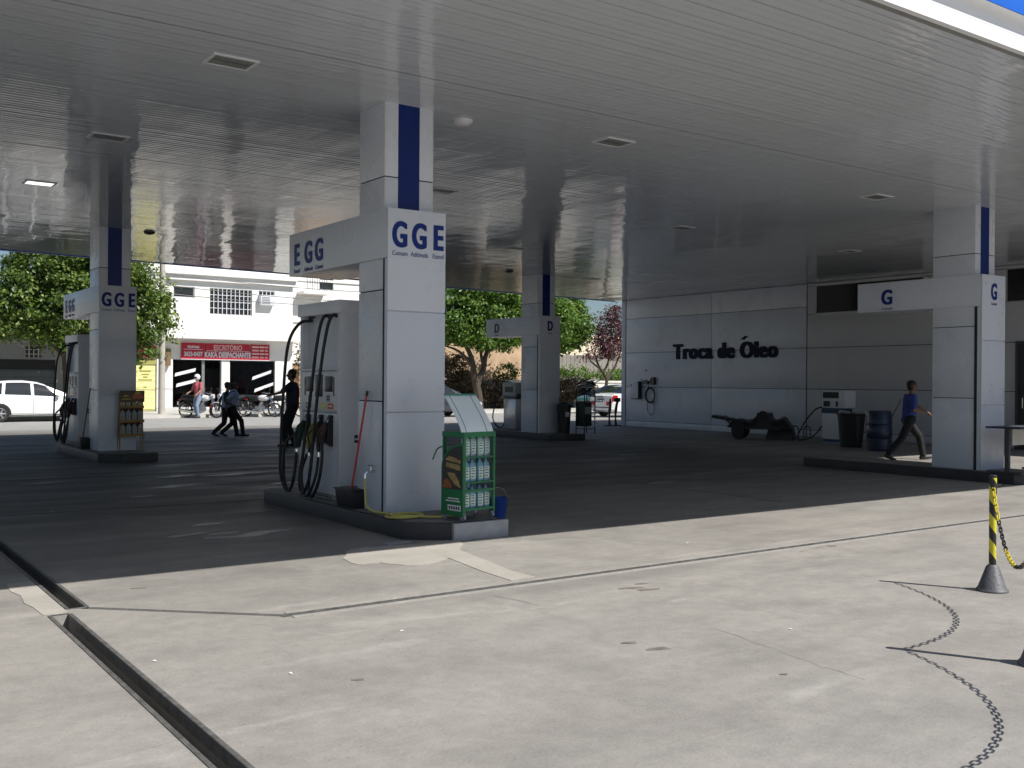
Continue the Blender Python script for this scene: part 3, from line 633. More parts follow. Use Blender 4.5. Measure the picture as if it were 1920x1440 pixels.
# tilted white header
hd = MB(); n = 8
prof = [(-D_ + .0 + .26 * (k / n) ** 1.25, H_ + .05 + .36 * (k / n)) for k in range(n + 1)]
vs = []
for (yy, zz) in prof: vs += [(.0 - .0, yy, zz), (W_, yy, zz), (.0, yy + .012, zz + .002), (W_, yy + .012, zz + .002)]
fs = []
for k in range(n):
    a = 4 * k; b = 4 * k + 4
    fs += [(a, a + 1, b + 1, b), (a + 2, b + 2, b + 3, a + 3), (a, b, b + 2, a + 2), (a + 1, a + 3, b + 3, b + 1)]
fs += [(0, 2, 3, 1), (4 * n, 4 * n + 1, 4 * n + 3, 4 * n + 2)]
hp = hd.add(vs, fs).build('header_board', mat('header_white', (.80, .88, .89), .35, var=.03), rk)
hp.location = (-.03, 0, 0)
MB().box((-.035, -.075, H_ + .41), (W_ - .025, -.05, H_ + .425)).build('header_trim', mat('trim_teal', (.03, .22, .17), .4), rk)
for x in (.06, W_ - .09): MB().tube([(x - .03, yy - .002, zz) for yy, zz in prof], .0025, 5).build('header_seam', STEEL, rk)
for x in (.02, W_ - .02):
    for y in (-D_ + .03, -.03):
        MB().lathe([(.034, -.012), (.036, 0), (.034, .012)], (x, y, .036), 'x', 14).build('castor', GREYM, rk); MB().box((x - .018, y - .018, .04), (x + .018, y + .018, .075)).build('castor_fork', GREYM, rk)
MB().tube(crv([(-.02, -.02, .73), (-.09, -.02, .70), (-.13, .0, .6)]), .008, 6).build('rail', GREEN, rk)
def bottle_mesh(nm, body, cap, lab, h=.23, w=.075, d=.05):
    out = {}
    m = MB(); prof = [(1, 0), (1, .66), (.93, .74), (.55, .82), (.36, .85), (.36, .90)]
    vs = []; k = 12
    for s_, z in prof:
        for j in range(k):
            a = 2 * math.pi * (j + .5) / k; c_, q = math.cos(a), math.sin(a)
            e = 4 if s_ > .5 else 2
            r = (abs(c_) ** e + abs(q) ** e) ** (-1 / e); vs.append((c_ * r * w / 2 * s_, q * r * d / 2 * (s_ if s_ > .5 else .55), z * h))
    fs = [tuple(range(k))[::-1], tuple(range(5 * k, 6 * k))] + [(i * k + j, i * k + (j + 1) % k, (i + 1) * k + (j + 1) % k, (i + 1) * k + j) for i in range(5) for j in range(k)]
    m.add(vs, fs); out['bottle_body'] = m.mesh('bottle_body', body, True)
    out['bottle_cap'] = MB().lathe([(.016, .895 * h), (.016, h), (.012, 1.01 * h)], n=10).mesh('bottle_cap', cap)
    l = MB().box((-w * .38, -d / 2 - .0012, .10 * h), (w * .38, -d / 2 + .002, .6 * h)); out['bottle_label'] = l.mesh('bottle_label', lab)
    q = MB()
    for z in (.18, .3, .42, .52): q.box((-w * .28, -d / 2 - .0022, z * h), (w * .28 * random.uniform(.4, 1), -d / 2 - .0013, z * h + .009))
    out['label_print'] = q.mesh('label_print', mat('label_dark', (.04, .10, .08), .5))
    return out
BM1 = bottle_mesh('b', mat('bottle_silver', (.30, .42, .40), .35, metal=.2), mat('cap_dark', (.03, .05, .06), .4), mat('label_pale', (.55, .68, .62), .4), .236, .088, .055)
BM2 = bottle_mesh('b', mat('bottle_blue', (.16, .33, .40), .35), mat('cap_blue', (.03, .13, .32), .4), mat('label_pale', (.55, .68, .62), .4), .236, .086, .055)
BM3 = bottle_mesh('b', mat('bottle_amber', (.25, .13, .03), .35), mat('cap_black', (.02, .02, .02), .4), mat('label_cream', (.5, .45, .3), .4), .21, .098, .06)
BM4 = bottle_mesh('b', mat('bottle_grey', (.30, .31, .32), .35), mat('cap_red', (.3, .03, .02), .4), mat('label_grey', (.34, .33, .32), .4), .245, .10, .06)
def put_bottle(bm_, base, rz, x, y, z, label, group, dz=0.):
    q = Matrix.Rotation(rz, 3, 'Z') @ Vector((x, y, 0)); o = thing('oil_bottle', label, 'bottle', (base[0] + q.x, base[1] + q.y, base[2] + z), rz + random.uniform(-.12, .12), group)
    for nm, me in bm_.items(): link(nm, me, o)
RKB = tuple(rk.location)
for zi, (z, bm_, lb) in enumerate(((.636, BM1, 'silver green oil bottle on the top shelf of the green rack'), (.386, BM2, 'pale blue oil bottle on the middle shelf of the green rack'), (.116, BM2, 'blue capped oil bottle on the bottom shelf of the green rack'))):
    for k in range(4): put_bottle(bm_, RKB, R(10), .072 + .095 * k, -D_ + .06 + (.01 * (k % 2)), z, lb, 'bottles on the green rack, shelf %s' % ('top', 'middle', 'bottom')[zi])
    if zi:
        for k in (1, 2): put_bottle(bm_, RKB, R(10), .12 + .095 * k, -.11, z, lb, 'bottles on the green rack, shelf %s' % ('top', 'middle', 'bottom')[zi])
o = thing('bucket', 'blue plastic bucket with wire handle behind the green rack', 'bucket', (*onz(933, 974)[:2], 0))
MB().lathe([(.085, 0), (.115, .24), (.122, .25), (.112, .25), (.082, .01)], n=22).build('pail', mat('bucket_blue', (.02, .07, .32), .35), o, smooth=True)
MB().tube([(.12 * math.cos(a), 0, .24 + .12 * math.sin(a)) for a in [math.pi * k / 12 for k in range(13)]], .004, 6).build('handle', GREYM, o)
# squeegee tub, red pole, tap and yellow hose
o = thing('wash_tub', 'black plastic water tub on the island by the red pole', 'tub', (5.02, 10.06, ISZ))
m = MB(); m.prism([(-.10, 0), (.10, 0), (.125, .19), (-.125, .19)], 'y', -.2, .2); m.build('tub', BLACK, o, bevel=.01); MB().box((-.14, -.215, .19), (.14, .215, .205)).build('rim', BLACK, o, bevel=.004)
o = thing('squeegee', 'red pole squeegee standing in the tub against the pillar', 'squeegee', (5.0, 10.0, ISZ))
MB().tube([(-.02, .04, .12), (.012, -.26, 1.22)], .012, 8).build('pole', mat('pole_red', (.55, .05, .07), .4), o)
MB().tube([(.012, -.262, 1.22), (.014, -.275, 1.27)], .016, 8).build('pole_tip', BLACK, o); MB().box((-.03, -.06, .10), (.0, .14, .13)).build('blade', BLACK, o)
o = thing('water_tap', 'chrome garden tap on the side of the pillar above the coiled hose', 'tap', (5.055, 9.62, ISZ + .42))
m = MB(); m.tube([(0, 0, 0), (-.09, 0, 0)], .014, 8); m.tube([(-.085, 0, 0), (-.11, 0, -.02), (-.115, 0, -.07)], .013, 8); m.build('spout', CHROME, o, smooth=True)
m = MB(); m.tube([(-.05, 0, 0), (-.05, 0, .06)], .009, 8); m.box((-.058, -.045, .055), (-.042, .045, .068)); m.build('valve_handle', CHROME, o)
hp = [(4.94, 9.62, .52), (4.93, 9.60, .40), (4.91, 9.52, .24), (4.95, 9.42, .19), (5.02, 9.22, .187)]
cx, cy = 5.06, 8.98
for k in range(27):
    a = 1.9 + k * 2 * math.pi / 12; q = k / 12; hp.append((cx + (.21 - .045 * q) * math.cos(a) + .02 * q, cy + (.17 - .03 * q) * math.sin(a), .187 + .010 * min(1, q)))
hp += [(5.22, 8.80, .187), (5.36, 8.72, .187), (5.55, 8.8, .187)]
o = MB().tube(crv(hp, 4), .0115, 8).build('garden_hose', mat('hose_yellow', (.58, .52, .12), .45, var=.15, scale=20), smooth=True); tag(o, 'coiled yellow garden hose lying on the island by the pillar', 'hose')

# ================================================================== SECOND PILLAR: amber rack, bin, stick
rk2 = thing('product_rack', 'leaning amber wire rack of product bottles in front of the far GGE pillar', 'display rack', (5.10, 20.12, ISZ), R(-4))
AMB = mat('rack_amber', (.30, .17, .03), .45, var=.3, scale=6)
for x in (0, .42):
    MB().tube([(x, -.06, 0), (x + .03, .14, 1.12)], .011, 6).build('upright', AMB, rk2); MB().tube([(x + .01, .24, 0), (x + .03, .14, 1.1)], .009, 6).build('rear_leg', AMB, rk2)
for z in (.28, .55, .82): MB().box((.0, -.05 + z * .1, z), (.46, .16 + z * .04, z + .012)).build('shelf', AMB, rk2); MB().box((.0, -.055 + z * .1, z + .0125), (.46, -.047 + z * .1, z + .05)).build('shelf_lip', AMB, rk2)
MB().box((.03, .125, .30), (.44, .133, .93)).build('back_panel', mat('rack2_back', (.05, .035, .02), .6), rk2)
MB().box((.02, .055, .94), (.47, .07, 1.16)).build('header_board', mat('header_brown', (.09, .05, .015), .45, var=.3, scale=9), rk2)
for k, (x0, x1, z0, z1, c) in enumerate(((.04, .24, .98, 1.0, (.5, .35, .05)), (.24, .45, 1.0, 1.08, (.55, .12, .02)), (.28, .42, 1.08, 1.13, (.5, .4, .06)), (.06, .2, 1.04, 1.06, (.5, .4, .1)))):
    MB().prism([(x0, z0), (x1, z0 + .01), (x1 - .02, z1), ((x0 + x1) / 2, z1 + .02), (x0 + .02, z1)], 'y', .0515, .0545).build('header_print', mat('hdr%d' % k, c, .4, var=.3, scale=12), rk2)
for z, bm_, lb in ((.833, BM3, 'amber product bottle on the top shelf of the amber rack'), (.563, BM4, 'grey product bottle on the middle shelf of the amber rack'), (.293, BM4, 'grey product bottle on the bottom shelf of the amber rack')):
    for k in range(4):
        put_bottle(bm_, tuple(rk2.location), R(-4), .07 + .108 * k, .035 + z * .08, z, lb, lb.split(' bottle ')[1])
o = thing('wash_tub', 'black square tub on the island behind the far GGE pillar', 'tub', (4.72, 21.32, ISZ)); m = MB(); m.prism([(-.08, 0), (.08, 0), (.10, .22), (-.10, .22)], 'y', -.18, .18); m.build('tub', BLACK, o, bevel=.008)
o = thing('squeegee', 'dark squeegee stick leaning on the far GGE pillar', 'squeegee', (4.70, 21.3, ISZ)); MB().tube([(0, .05, .1), (.08, -.28, 1.2)], .011, 6).build('pole', STEEL, o); MB().box((-.02, -.05, .1), (.01, .12, .14)).build('blade', BLACK, o)

# ================================================================== D PILLAR: accessories stand, bin, wall stand
o = thing('accessory_stand', 'dark rack heaped with wiper packs and cloths on the island lettered D', 'display rack', (17.25, 21.28, ISZ), R(8))
for x in (0, .42):
    for y in (-.3, 0): MB().tube([(x, y, 0), (x, y, 1.18)], .016, 6).build('upright', BLACK, o)
for z in (.12, .5, .85, 1.05): MB().box((-.01, -.31, z), (.43, .01, z + .015)).build('shelf', BLACK, o)
MB().box((-.005, -.30, .2), (.30, -.01, .84)).build('stock_box', mat('dark_green_box', (.006, .02, .018), .5), o, bevel=.02)
MB().box((.0, -.31, .53), (.25, -.303, .72)).build('stock_label', mat('pack_grey2', (.25, .27, .28), .5), o)
for k in range(7): MB().box((.36, -.316, .2 + .11 * k), (.44, -.302, .235 + .11 * k)).build('hanging_pack', WHITE2, o)
PK = [mat('pack_white', (.6, .62, .64), .4), mat('pack_grey', (.2, .22, .25), .4), BLACK, mat('pack_teal', (.04, .2, .18), .4)]
for k in range(30):
    a = MB().box((-.2, -.028, -.012), (.2, .028, .012)).build('wiper_pack', PK[k % 3], o, bevel=.003)
    a.location = (.2 + random.uniform(-.1, .22), -.15 + random.uniform(-.12, .1), 1.06 + .0125 * k); a.rotation_euler = (random.uniform(-.3, .3), random.uniform(-.5, .4), random.uniform(-1.0, .9))
m = MB()
for z in (.86, 1.0): m.tube([(.45, -.31, z), (.72, -.31, z), (.72, -.02, z), (.45, -.02, z), (.45, -.31, z)], .012, 6)
for x, y in ((.45, -.31), (.72, -.31), (.72, -.02), (.58, -.31)): m.tube([(x, y, .86), (x, y, 1.0)], .01, 6)
m.build('wire_basket', mat('basket_white', (.7, .7, .72), .4), o)
o = thing('waste_bin', 'tall black waste bin beside the heaped wiper stand', 'bin', (17.05, 21.55, ISZ))
MB().lathe([(.15, 0), (.19, .72), (.2, .73), (.2, .78), (.05, .86)], n=18).build('bin_body', BLACK, o, smooth=True); MB().box((-.1, -.2, .45), (.02, -.185, .58)).build('bin_sticker', mat('pack_white', (.6, .6, .6), .5), o)
o = thing('mop', 'dark mop stick leaning on the pillar lettered D', 'mop', (16.9, 21.3, ISZ)); MB().tube([(-.12, -.1, .03), (.12, .45, 1.0)], .013, 6).build('stick', STEEL, o); MB().box((-.2, -.2, 0), (-.04, -.05, .05)).build('mop_head', BLACK, o)
o = thing('air_stand', 'black two legged air hose stand at the corner of the panelled wall', 'stand', (24.0, 27.55, 0), R(-20))
MB().box((-.28, -.14, 0), (.28, .14, .03)).build('foot_plate', BLACK, o)
for x, b in ((-.1, .02), (.14, .10)): MB().tube(crv([(x, 0, .03), (x - .02, 0, .35), (x + .02, .02, .7), (x + b, .02, .98)]), [.05, .045, .04, .035, .03, .03, .03, .04, .05, .055, .055, .05, .05, .05, .05, .05, .04, .03, .03][:19], 8).build('leg', BLACK, o, smooth=True)
MB().box((.06, -.05, .86), (.3, .08, 1.0)).build('gauge_box', BLACK, o, bevel=.02)

# ================================================================== AT THE BAY WALL: cart, bin, drum, loops
o = thing('hand_cart', 'low flatbed hand cart loaded with black sheeting at the bay wall', 'cart', (22.1, 19.15, 0), R(-58)); o.scale = (.66, .9, .92)
TARP = mat('black_tarp', (.016, .016, .018), .42, var=.4, scale=5, bump=.6, bscale=7)
MB().box((-1.05, -.4, .30), (.95, .4, .36)).build('bed', STEEL, o)
MB().tube([(-1.0, -.35, .4), (-1.45, -.3, .66), (-1.75, -.28, .62)], .03, 8).build('handle', STEEL, o); MB().tube([(-1.0, .35, .4), (-1.45, .3, .66), (-1.75, .28, .62)], .03, 8).build('handle', STEEL, o); MB().box((-1.9, -.36, .58), (-1.1, .36, .66), rot=(0, .12, 0)).build('loose_board', BLACK, o)
for y in (-.46, .46):
    wl = MB().lathe([(.16, -.05), (.27, -.06), (.29, -.03), (.29, .03), (.27, .06), (.16, .05)], (-.75, y, .29), 'y', 24).build('wheel', RUBBER, o, smooth=True)
    MB().lathe([(.15, -.03), (.17, 0), (.15, .03)], (-.75, y, .29), 'y', 16).build('hub', GREYM, wl)
for y in (-.3, .3): MB().tube([(.75, y, 0), (.75, y, .31)], .03, 6).build('prop_leg', STEEL, o)
def heap(name, m, parent, L, Wd, fn, nx=30, ny=14):
    vs = []; fs = []
    for i in range(nx + 1):
        for j in range(ny + 1):
            u, v = i / nx, j / ny; x = (u - .5) * L; yy = (v - .5) * Wd
            e = min(1, min(u, 1 - u) * 9, min(v, 1 - v) * 7); vs.append((x, yy, fn(u, v) * e ** .6 + .0))
    for i in range(nx):
        for j in range(ny): a = i * (ny + 1) + j; fs.append((a, a + 1, a + ny + 2, a + ny + 1))
    n0 = len(vs); vs += [(x, y, -.02) for x, y, z in vs]; fs += [tuple(k + n0 for k in f)[::-1] for f in fs]
    per = [i * (ny + 1) for i in range(nx + 1)] + [nx * (ny + 1) + j for j in range(1, ny + 1)] + [i * (ny + 1) + ny for i in range(nx - 1, -1, -1)] + [j for j in range(ny - 1, 0, -1)]
    for k in range(len(per)): a, b = per[k], per[(k + 1) % len(per)]; fs.append((a, b, b + n0, a + n0))
    return MB().add(vs, fs).build(name, m, parent, smooth=True)
h = heap('sheeting', TARP, o, 2.6, 1.0, lambda u, v: .12 + .34 * math.exp(-((u - .55) / .14) ** 2) + .16 * math.exp(-((u - .86) / .10) ** 2) + .10 * math.exp(-((u - .12) / .2) ** 2) + .04 * math.sin(13 * u + 4 * v) * math.sin(9 * v)); h.location = (.1, 0, .37)
h2 = heap('hanging_sheet', TARP, o, 1.1, .95, lambda u, v: .36 + .04 * math.sin(12 * u + 5 * v)); h2.location = (.95, -.02, .02)
h3 = heap('sacking', mat('sack_grey', (.06, .06, .058), .8, var=.3, scale=6, bump=.4, bscale=9), o, .7, .7, lambda u, v: .36 + .03 * math.sin(9 * u)); h3.location = (.28, -.1, .42)
for k in range(2):
    o = MB().tube([(0, -.12, 0), (0, -.12, .24)] + [(0, -.12 * math.cos(a), .24 + .1 * math.sin(a)) for a in [math.pi * j / 10 for j in range(1, 10)]] + [(0, .12, .24), (0, .12, 0)], .018, 8).build('steel_loop', STEEL, smooth=True, loc=(23.6, 18.9 - .42 * k + .2, 0))
    tag(o, 'small bent steel loop fixed to the floor by the hand cart', 'steel loop', 'steel floor loops')
o = thing('waste_bin', 'large black open bin in front of the old white pump', 'bin', (21.3, 15.52, 0))
MB().lathe([(.26, 0), (.33, .78), (.36, .80), (.36, .84), (.32, .84), (.30, .7)], n=22).build('bin_body', BLACK, o, smooth=True); MB().tube([(-.3, .12, .8), (-.05, .3, .88), (.25, .22, .83)], .03, 6).build('bag_rim', mat('bag_grey', (.5, .5, .52), .4), o)
m = heap('rag_pile', mat('rag', (.45, .45, .46), .8, var=.3), o, .3, .3, lambda u, v: .06); m.location = (.22, -.2, .83)
o = thing('drum', 'dark blue plastic drum standing by the bay wall', 'drum', (20.75, 14.35, 0))
DB = mat('drum_blue', (.008, .022, .055), .35); MB().lathe([(.24, 0), (.275, .03), (.285, .28), (.27, .30), (.285, .32), (.285, .60), (.27, .62), (.285, .64), (.275, .88), (.25, .92)], n=26).build('barrel', DB, o, smooth=True)
MB().lathe([(.255, .915), (.255, .94), (.22, .94)], n=24).build('rim', DB, o); MB().lathe([(.03, .90), (.03, .945)], (.12, -.1, 0), n=10).build('bung', BLACK, o)
o = thing('broom', 'thin broom stick leaning between the black bin and blue drum', 'broom', (21.3, 14.8, 0)); MB().tube([(0, 0, .06), (.35, -.42, 1.2)], .012, 6).build('stick', STEEL, o); MB().box((-.14, -.05, 0), (.14, .05, .08)).build('brush', BLACK, o)
# desk at the single-G pillar with papers
o = thing('desk', 'small desk with navy top and cream front against the single G pillar', 'desk', (15.45, 8.20, ISZ))
MB().box((0, 0, .70), (1.25, .56, .73)).build('desk_top', mat('desk_navy', (.02, .022, .06), .4), o, bevel=.004)
MB().box((.14, .19, .44), (1.12, .208, .695)).build('modesty_panel', mat('desk_cream', (.46, .44, .38), .5), o)
for x in (.08, 1.13): MB().box((x, .22, .03), (x + .05, .29, .695)).build('leg', STEEL, o); MB().box((x - .015, .0, 0), (x + .065, .56, .03)).build('foot', STEEL, o)
for k, (x, y) in enumerate(((.3, .2), (.55, .3))):
    p = MB().box((-.15, -.105, 0), (.15, .105, .004 + .003 * k)).build('paper_sheet', mat('paper', (.8, .8, .78), .8), loc=(15.45 + x, 8.2 + y, ISZ + .731)); p.rotation_euler = (0, 0, .2 + .5 * k); tag(p, 'white paper sheets lying on the navy desk top', 'papers', 'papers on the desk')

# ================================================================== CHAIN POSTS
YEL = (.62, .55, .03); STR = mat_stripes('hazard_stripes', YEL, (.015, .015, .015))
CONE = mat('cone_grey', (.11, .11, .12), .55, var=.3, scale=10, dirt=.3, bump=.2)
PO = [(7.38, 4.12), (5.64, 2.87), (3.9, 1.62)]
plab = ['yellow and black striped chain post on the sunlit concrete', 'striped chain post standing between two other posts', 'striped chain post at the end of the chain row']
for (x, y), lb in zip(PO, plab):
    o = thing('chain_post', lb, 'post', (x, y, 0))
    MB().lathe([(.115, 0), (.115, .012), (.10, .03), (.045, .185), (.03, .20)], n=28).build('cone_base', CONE, o, smooth=True)
    MB().lathe([(.026, .18), (.026, .865)], n=20).build('post_tube', STR, o, smooth=True); MB().lathe([(.0275, .855), (.0275, .868), (.02, .874)], n=20).build('post_cap', BLACK, o); MB().tube([(.0, -.026, .80), (.02, -.05, .80), (.03, -.03, .80)], .005, 6).build('hook', STEEL, o)
n = 10; lk = [( .021 * math.cos(a) * (1 if True else 1), .0, .012 * math.sin(a)) for a in [2 * math.pi * k / n for k in range(n)]]
lk = [(x + (.011 if x > 0 else -.011), y, z) for x, y, z in lk]
CY = mat('chain_yellow', (.62, .5, .03), .4); CK = mat('chain_black', (.015, .015, .015), .4)
def linkmesh(m):
    b = MB(); b.tube(lk + [lk[0]], .0045, 6, caps=False); return b.mesh('chain_link', m, True)
LY, LK = linkmesh(CY), linkmesh(CK)
for ci, (a, b) in enumerate(((PO[0], PO[1]), (PO[1], PO[2]))):
    o = thing('chain', ('sagging yellow and black plastic chain hung from the post with the long shadow' if ci == 0 else 'sagging plastic chain between the two posts beside the camera side of the forecourt'), 'chain', (*a, 0))
    A, B = Vector((*a, .79)), Vector((*b, .79)); N = 400; sag = .41; pts = []
    for k in range(N + 1):
        t_ = k / N; p = A.lerp(B, t_); p.z -= sag * (1 - (2 * t_ - 1) ** 2) ; pts.append(p)
    d = 0; nxt = 0; i = 0
    for k in range(N):
        d += (pts[k + 1] - pts[k]).length
        if d >= nxt:
            nxt += .0475; dr = (pts[k + 1] - pts[k]).normalized()
            e = link('chain_link', LY if (i // 9) % 2 == 0 else LK, o, pts[k] - Vector((*a, 0)))
            q = dr.to_track_quat('X', 'Z'); e.rotation_mode = 'QUATERNION'; e.rotation_quaternion = q @ Euler((R(45 + 90 * (i % 2)), 0, 0)).to_quaternion(); i += 1
# ================================================================== TREES
def leaf_crown(name, mt, parent, blobs, n_cl, per, size, sp=.42, kind=None, droop=.2):
    """thousands of folded leaf faces gathered in clumps inside the given ellipsoids"""
    vol = np.array([b[3] * b[4] * b[5] for b in blobs]) ** .8; pr = vol / vol.sum()
    bi = RNG.choice(len(blobs), n_cl, p=pr); B = np.array(blobs)[bi]
    d = RNG.normal(size=(n_cl, 3)); d /= np.linalg.norm(d, axis=1)[:, None]
    rad = RNG.uniform(.35, 1, n_cl) ** .5
    C = B[:, :3] + d * rad[:, None] * B[:, 3:6]
    k = RNG.integers(int(per * .5), int(per * 1.5), n_cl); idx = np.repeat(np.arange(n_cl), k); N = len(idx)
    csz = RNG.uniform(.6, 1.25, n_cl) * sp
    off = RNG.normal(size=(N, 3)) * csz[idx][:, None] * np.array([1, 1, .6]) * .55
    P = C[idx] + off
    out = P - B[idx][:, :3]; out /= np.linalg.norm(out, axis=1)[:, None] + 1e-6
    nrm = out * .6 + np.array([0, 0, .55]) + RNG.normal(size=(N, 3)) * .55; nrm /= np.linalg.norm(nrm, axis=1)[:, None]
    a = RNG.normal(size=(N, 3)) + out * .7 - np.array([0, 0, droop]); a -= nrm * (a * nrm).sum(1)[:, None]; a /= np.linalg.norm(a, axis=1)[:, None] + 1e-6
    b = np.cross(nrm, a); s = size * RNG.uniform(.6, 1.35, N)[:, None]
    V = np.stack([P - a * s * .6, P + b * s * .36 + nrm * s * .10, P + a * s * .62, P - b * s * .36 + nrm * s * .10], 1).reshape(-1, 3)
    o = np.arange(N) * 4; F = np.stack([o, o + 1, o + 2, o, o + 2, o + 3], 1).reshape(-1)
    me = bpy.data.meshes.new(name); me.vertices.add(len(V)); me.vertices.foreach_set('co', V.ravel())
    me.loops.add(len(F)); me.loops.foreach_set('vertex_index', F); me.polygons.add(len(F) // 3)
    me.polygons.foreach_set('loop_start', np.arange(0, len(F), 3)); me.polygons.foreach_set('loop_total', np.full(len(F) // 3, 3))
    me.materials.append(mt); me.update(); me.validate(); ob = link(name, me, parent)
    if kind: ob['kind'] = kind
    return ob
BARK = mat('bark', (.075, .055, .04), .85, var=.4, scale=7, bump=.6, bscale=25)
LEAF = mat_leaf('leaves_green', (.03, .07, .012), (.105, .17, .03), (.30, .36, .10))
LEAF2 = mat_leaf('leaves_bright', (.035, .09, .012), (.10, .19, .03), (.22, .31, .06))
LEAFP = mat_leaf('leaves_plum', (.03, .016, .018), (.085, .035, .045), (.34, .13, .2))
LEAFB = mat_leaf('leaves_brown', (.05, .038, .03), (.12, .09, .068), (.30, .24, .18))
def tree(label, loc, limbs, blobs, leaf, n_cl, per, size, name='street_tree'):
    t = thing(name, label, 'tree', loc)
    m = MB()
    for pts, r in limbs:
        q = crv(pts, 5); m.tube(q, [r[0] + (r[1] - r[0]) * i / (len(q) - 1) for i in range(len(q))], 9)
    m.build('trunk', BARK, t, smooth=True); leaf_crown('crown', leaf, t, blobs, n_cl, per, size)
    return t
def twigs(blobs, base, n, r=.03):
    out = []
    for k in range(n):
        b = random.choice(blobs); a = random.uniform(0, 6.28); e = random.uniform(.1, .75)
        p = Vector((b[0] + b[3] * e * math.cos(a), b[1] + b[4] * e * math.sin(a), b[2] + b[5] * random.uniform(-.5, .5))); s = Vector(base)
        out.append(([s, s.lerp(p, .5) + Vector((0, 0, -.2)), p], (r, .008)))
    return out
bl = [(-.6, 0, 4.6, 2.6, 2.4, 1.8), (1.6, .2, 4.7, 2.3, 2.2, 1.9), (.4, 0, 6.0, 2.6, 2.4, 1.5), (-2.2, .1, 4.2, 1.8, 1.8, 1.3), (2.9, .1, 4.0, 1.3, 1.4, 1.5), (.3, -.6, 3.3, 2.2, 1.6, .8), (2.9, .1, 3.1, .8, 1.0, 1.1), (2.6, -.3, 2.5, .7, .8, .6)]
tree('broad leafy green street tree behind the white hatchback', (8.75, 42.3, .13), [([(0, 0, -.1), (.03, 0, 1.2), (-.02, 0, 2.4), (.2, 0, 3.6)], (.2, .13)), ([(-.02, 0, 2.2), (-.9, 0, 3.2), (-1.8, .1, 4.2)], (.11, .03)), ([(0, 0, 2.3), (1.1, .1, 3.2), (2.1, .1, 4.2)], (.11, .03))] + twigs(bl, (.1, 0, 3.2), 26), bl, LEAF, 760, 62, .135)
bl = [(-1.6, 0, 4.5, 1.9, 1.8, 1.2), (.6, 0, 4.8, 2.1, 1.9, 1.3), (2.6, .2, 4.6, 1.9, 1.7, 1.2), (.3, -.2, 3.65, 2.4, 1.5, .7), (4.4, .1, 4.5, 1.5, 1.4, 1.3), (-2.6, 0, 3.8, 1.0, 1.0, .8), (1, 0, 5.8, 2.6, 2., 1.1)]
tree('forked bright green tree on the far pavement behind the pillar lettered D', (27.75, 41.9, .13), [([(0, 0, -.1), (-.05, 0, .8), (-.25, 0, 1.6), (-.5, 0, 2.7), (-1.1, 0, 3.6)], (.26, .08)), ([(-.12, 0, 1.2), (.25, 0, 2.0), (.5, 0, 2.9), (1.4, 0, 3.3), (2.4, 0, 3.5)], (.17, .05)), ([(.3, 0, 2.1), (.1, 0, 3.0), (.3, 0, 4.0)], (.1, .04)), ([(-.35, 0, 2.2), (-1.2, 0, 2.9), (-2.2, 0, 3.2)], (.1, .03))] + twigs(bl, (.2, 0, 3.3), 30), bl, LEAF2, 900, 60, .135)
bl = [(.3, 0, 4.4, .8, .8, .9), (.5, 0, 3.3, 1.2, 1.0, .6), (.6, 0, 5.1, .6, .6, .6), (-1.0, 0, 2.9, .6, .5, .45), (1.5, 0, 3.9, .8, .8, .8), (-.3, 0, 3.6, .7, .6, .4)]
tree('small plum coloured tree with crooked trunk beside the white sedan', (36.1, 42.0, .13), [([(0, 0, -.1), (-.05, 0, .9), (.05, 0, 1.6), (-.5, 0, 2.3), (-.8, 0, 3.0)], (.13, .04)), ([(.03, 0, 1.5), (.6, 0, 2.2), (1.0, 0, 3.0)], (.09, .03)), ([(-.2, 0, 1.9), (.2, 0, 2.7), (.0, 0, 3.8)], (.07, .03)), ([(-.3, 0, 2.1), (-1.1, 0, 2.6), (-1.3, 0, 3.2)], (.06, .02))] + twigs(bl, (0, 0, 2.8), 26, .022), bl, LEAFP, 170, 44, .10)
bl = [(0, 0, 5.0, 1.9, 1.6, 1.4), (-1.4, 0, 4.4, 1.3, 1.2, 1.0), (1.3, 0, 4.5, 1.2, 1.2, 1.2), (.2, 0, 6.1, 1.6, 1.5, .9), (.9, 0, 3.6, .9, .9, .6)]
tree('dense green tree beside the plum coloured tree', (33.3, 43.3, .13), [([(0, 0, -.1), (.05, 0, 1.5), (-.1, 0, 3.0), (.1, 0, 4.6)], (.2, .08))] + twigs(bl, (0, 0, 3.2), 20), bl, LEAF2, 520, 60, .14)
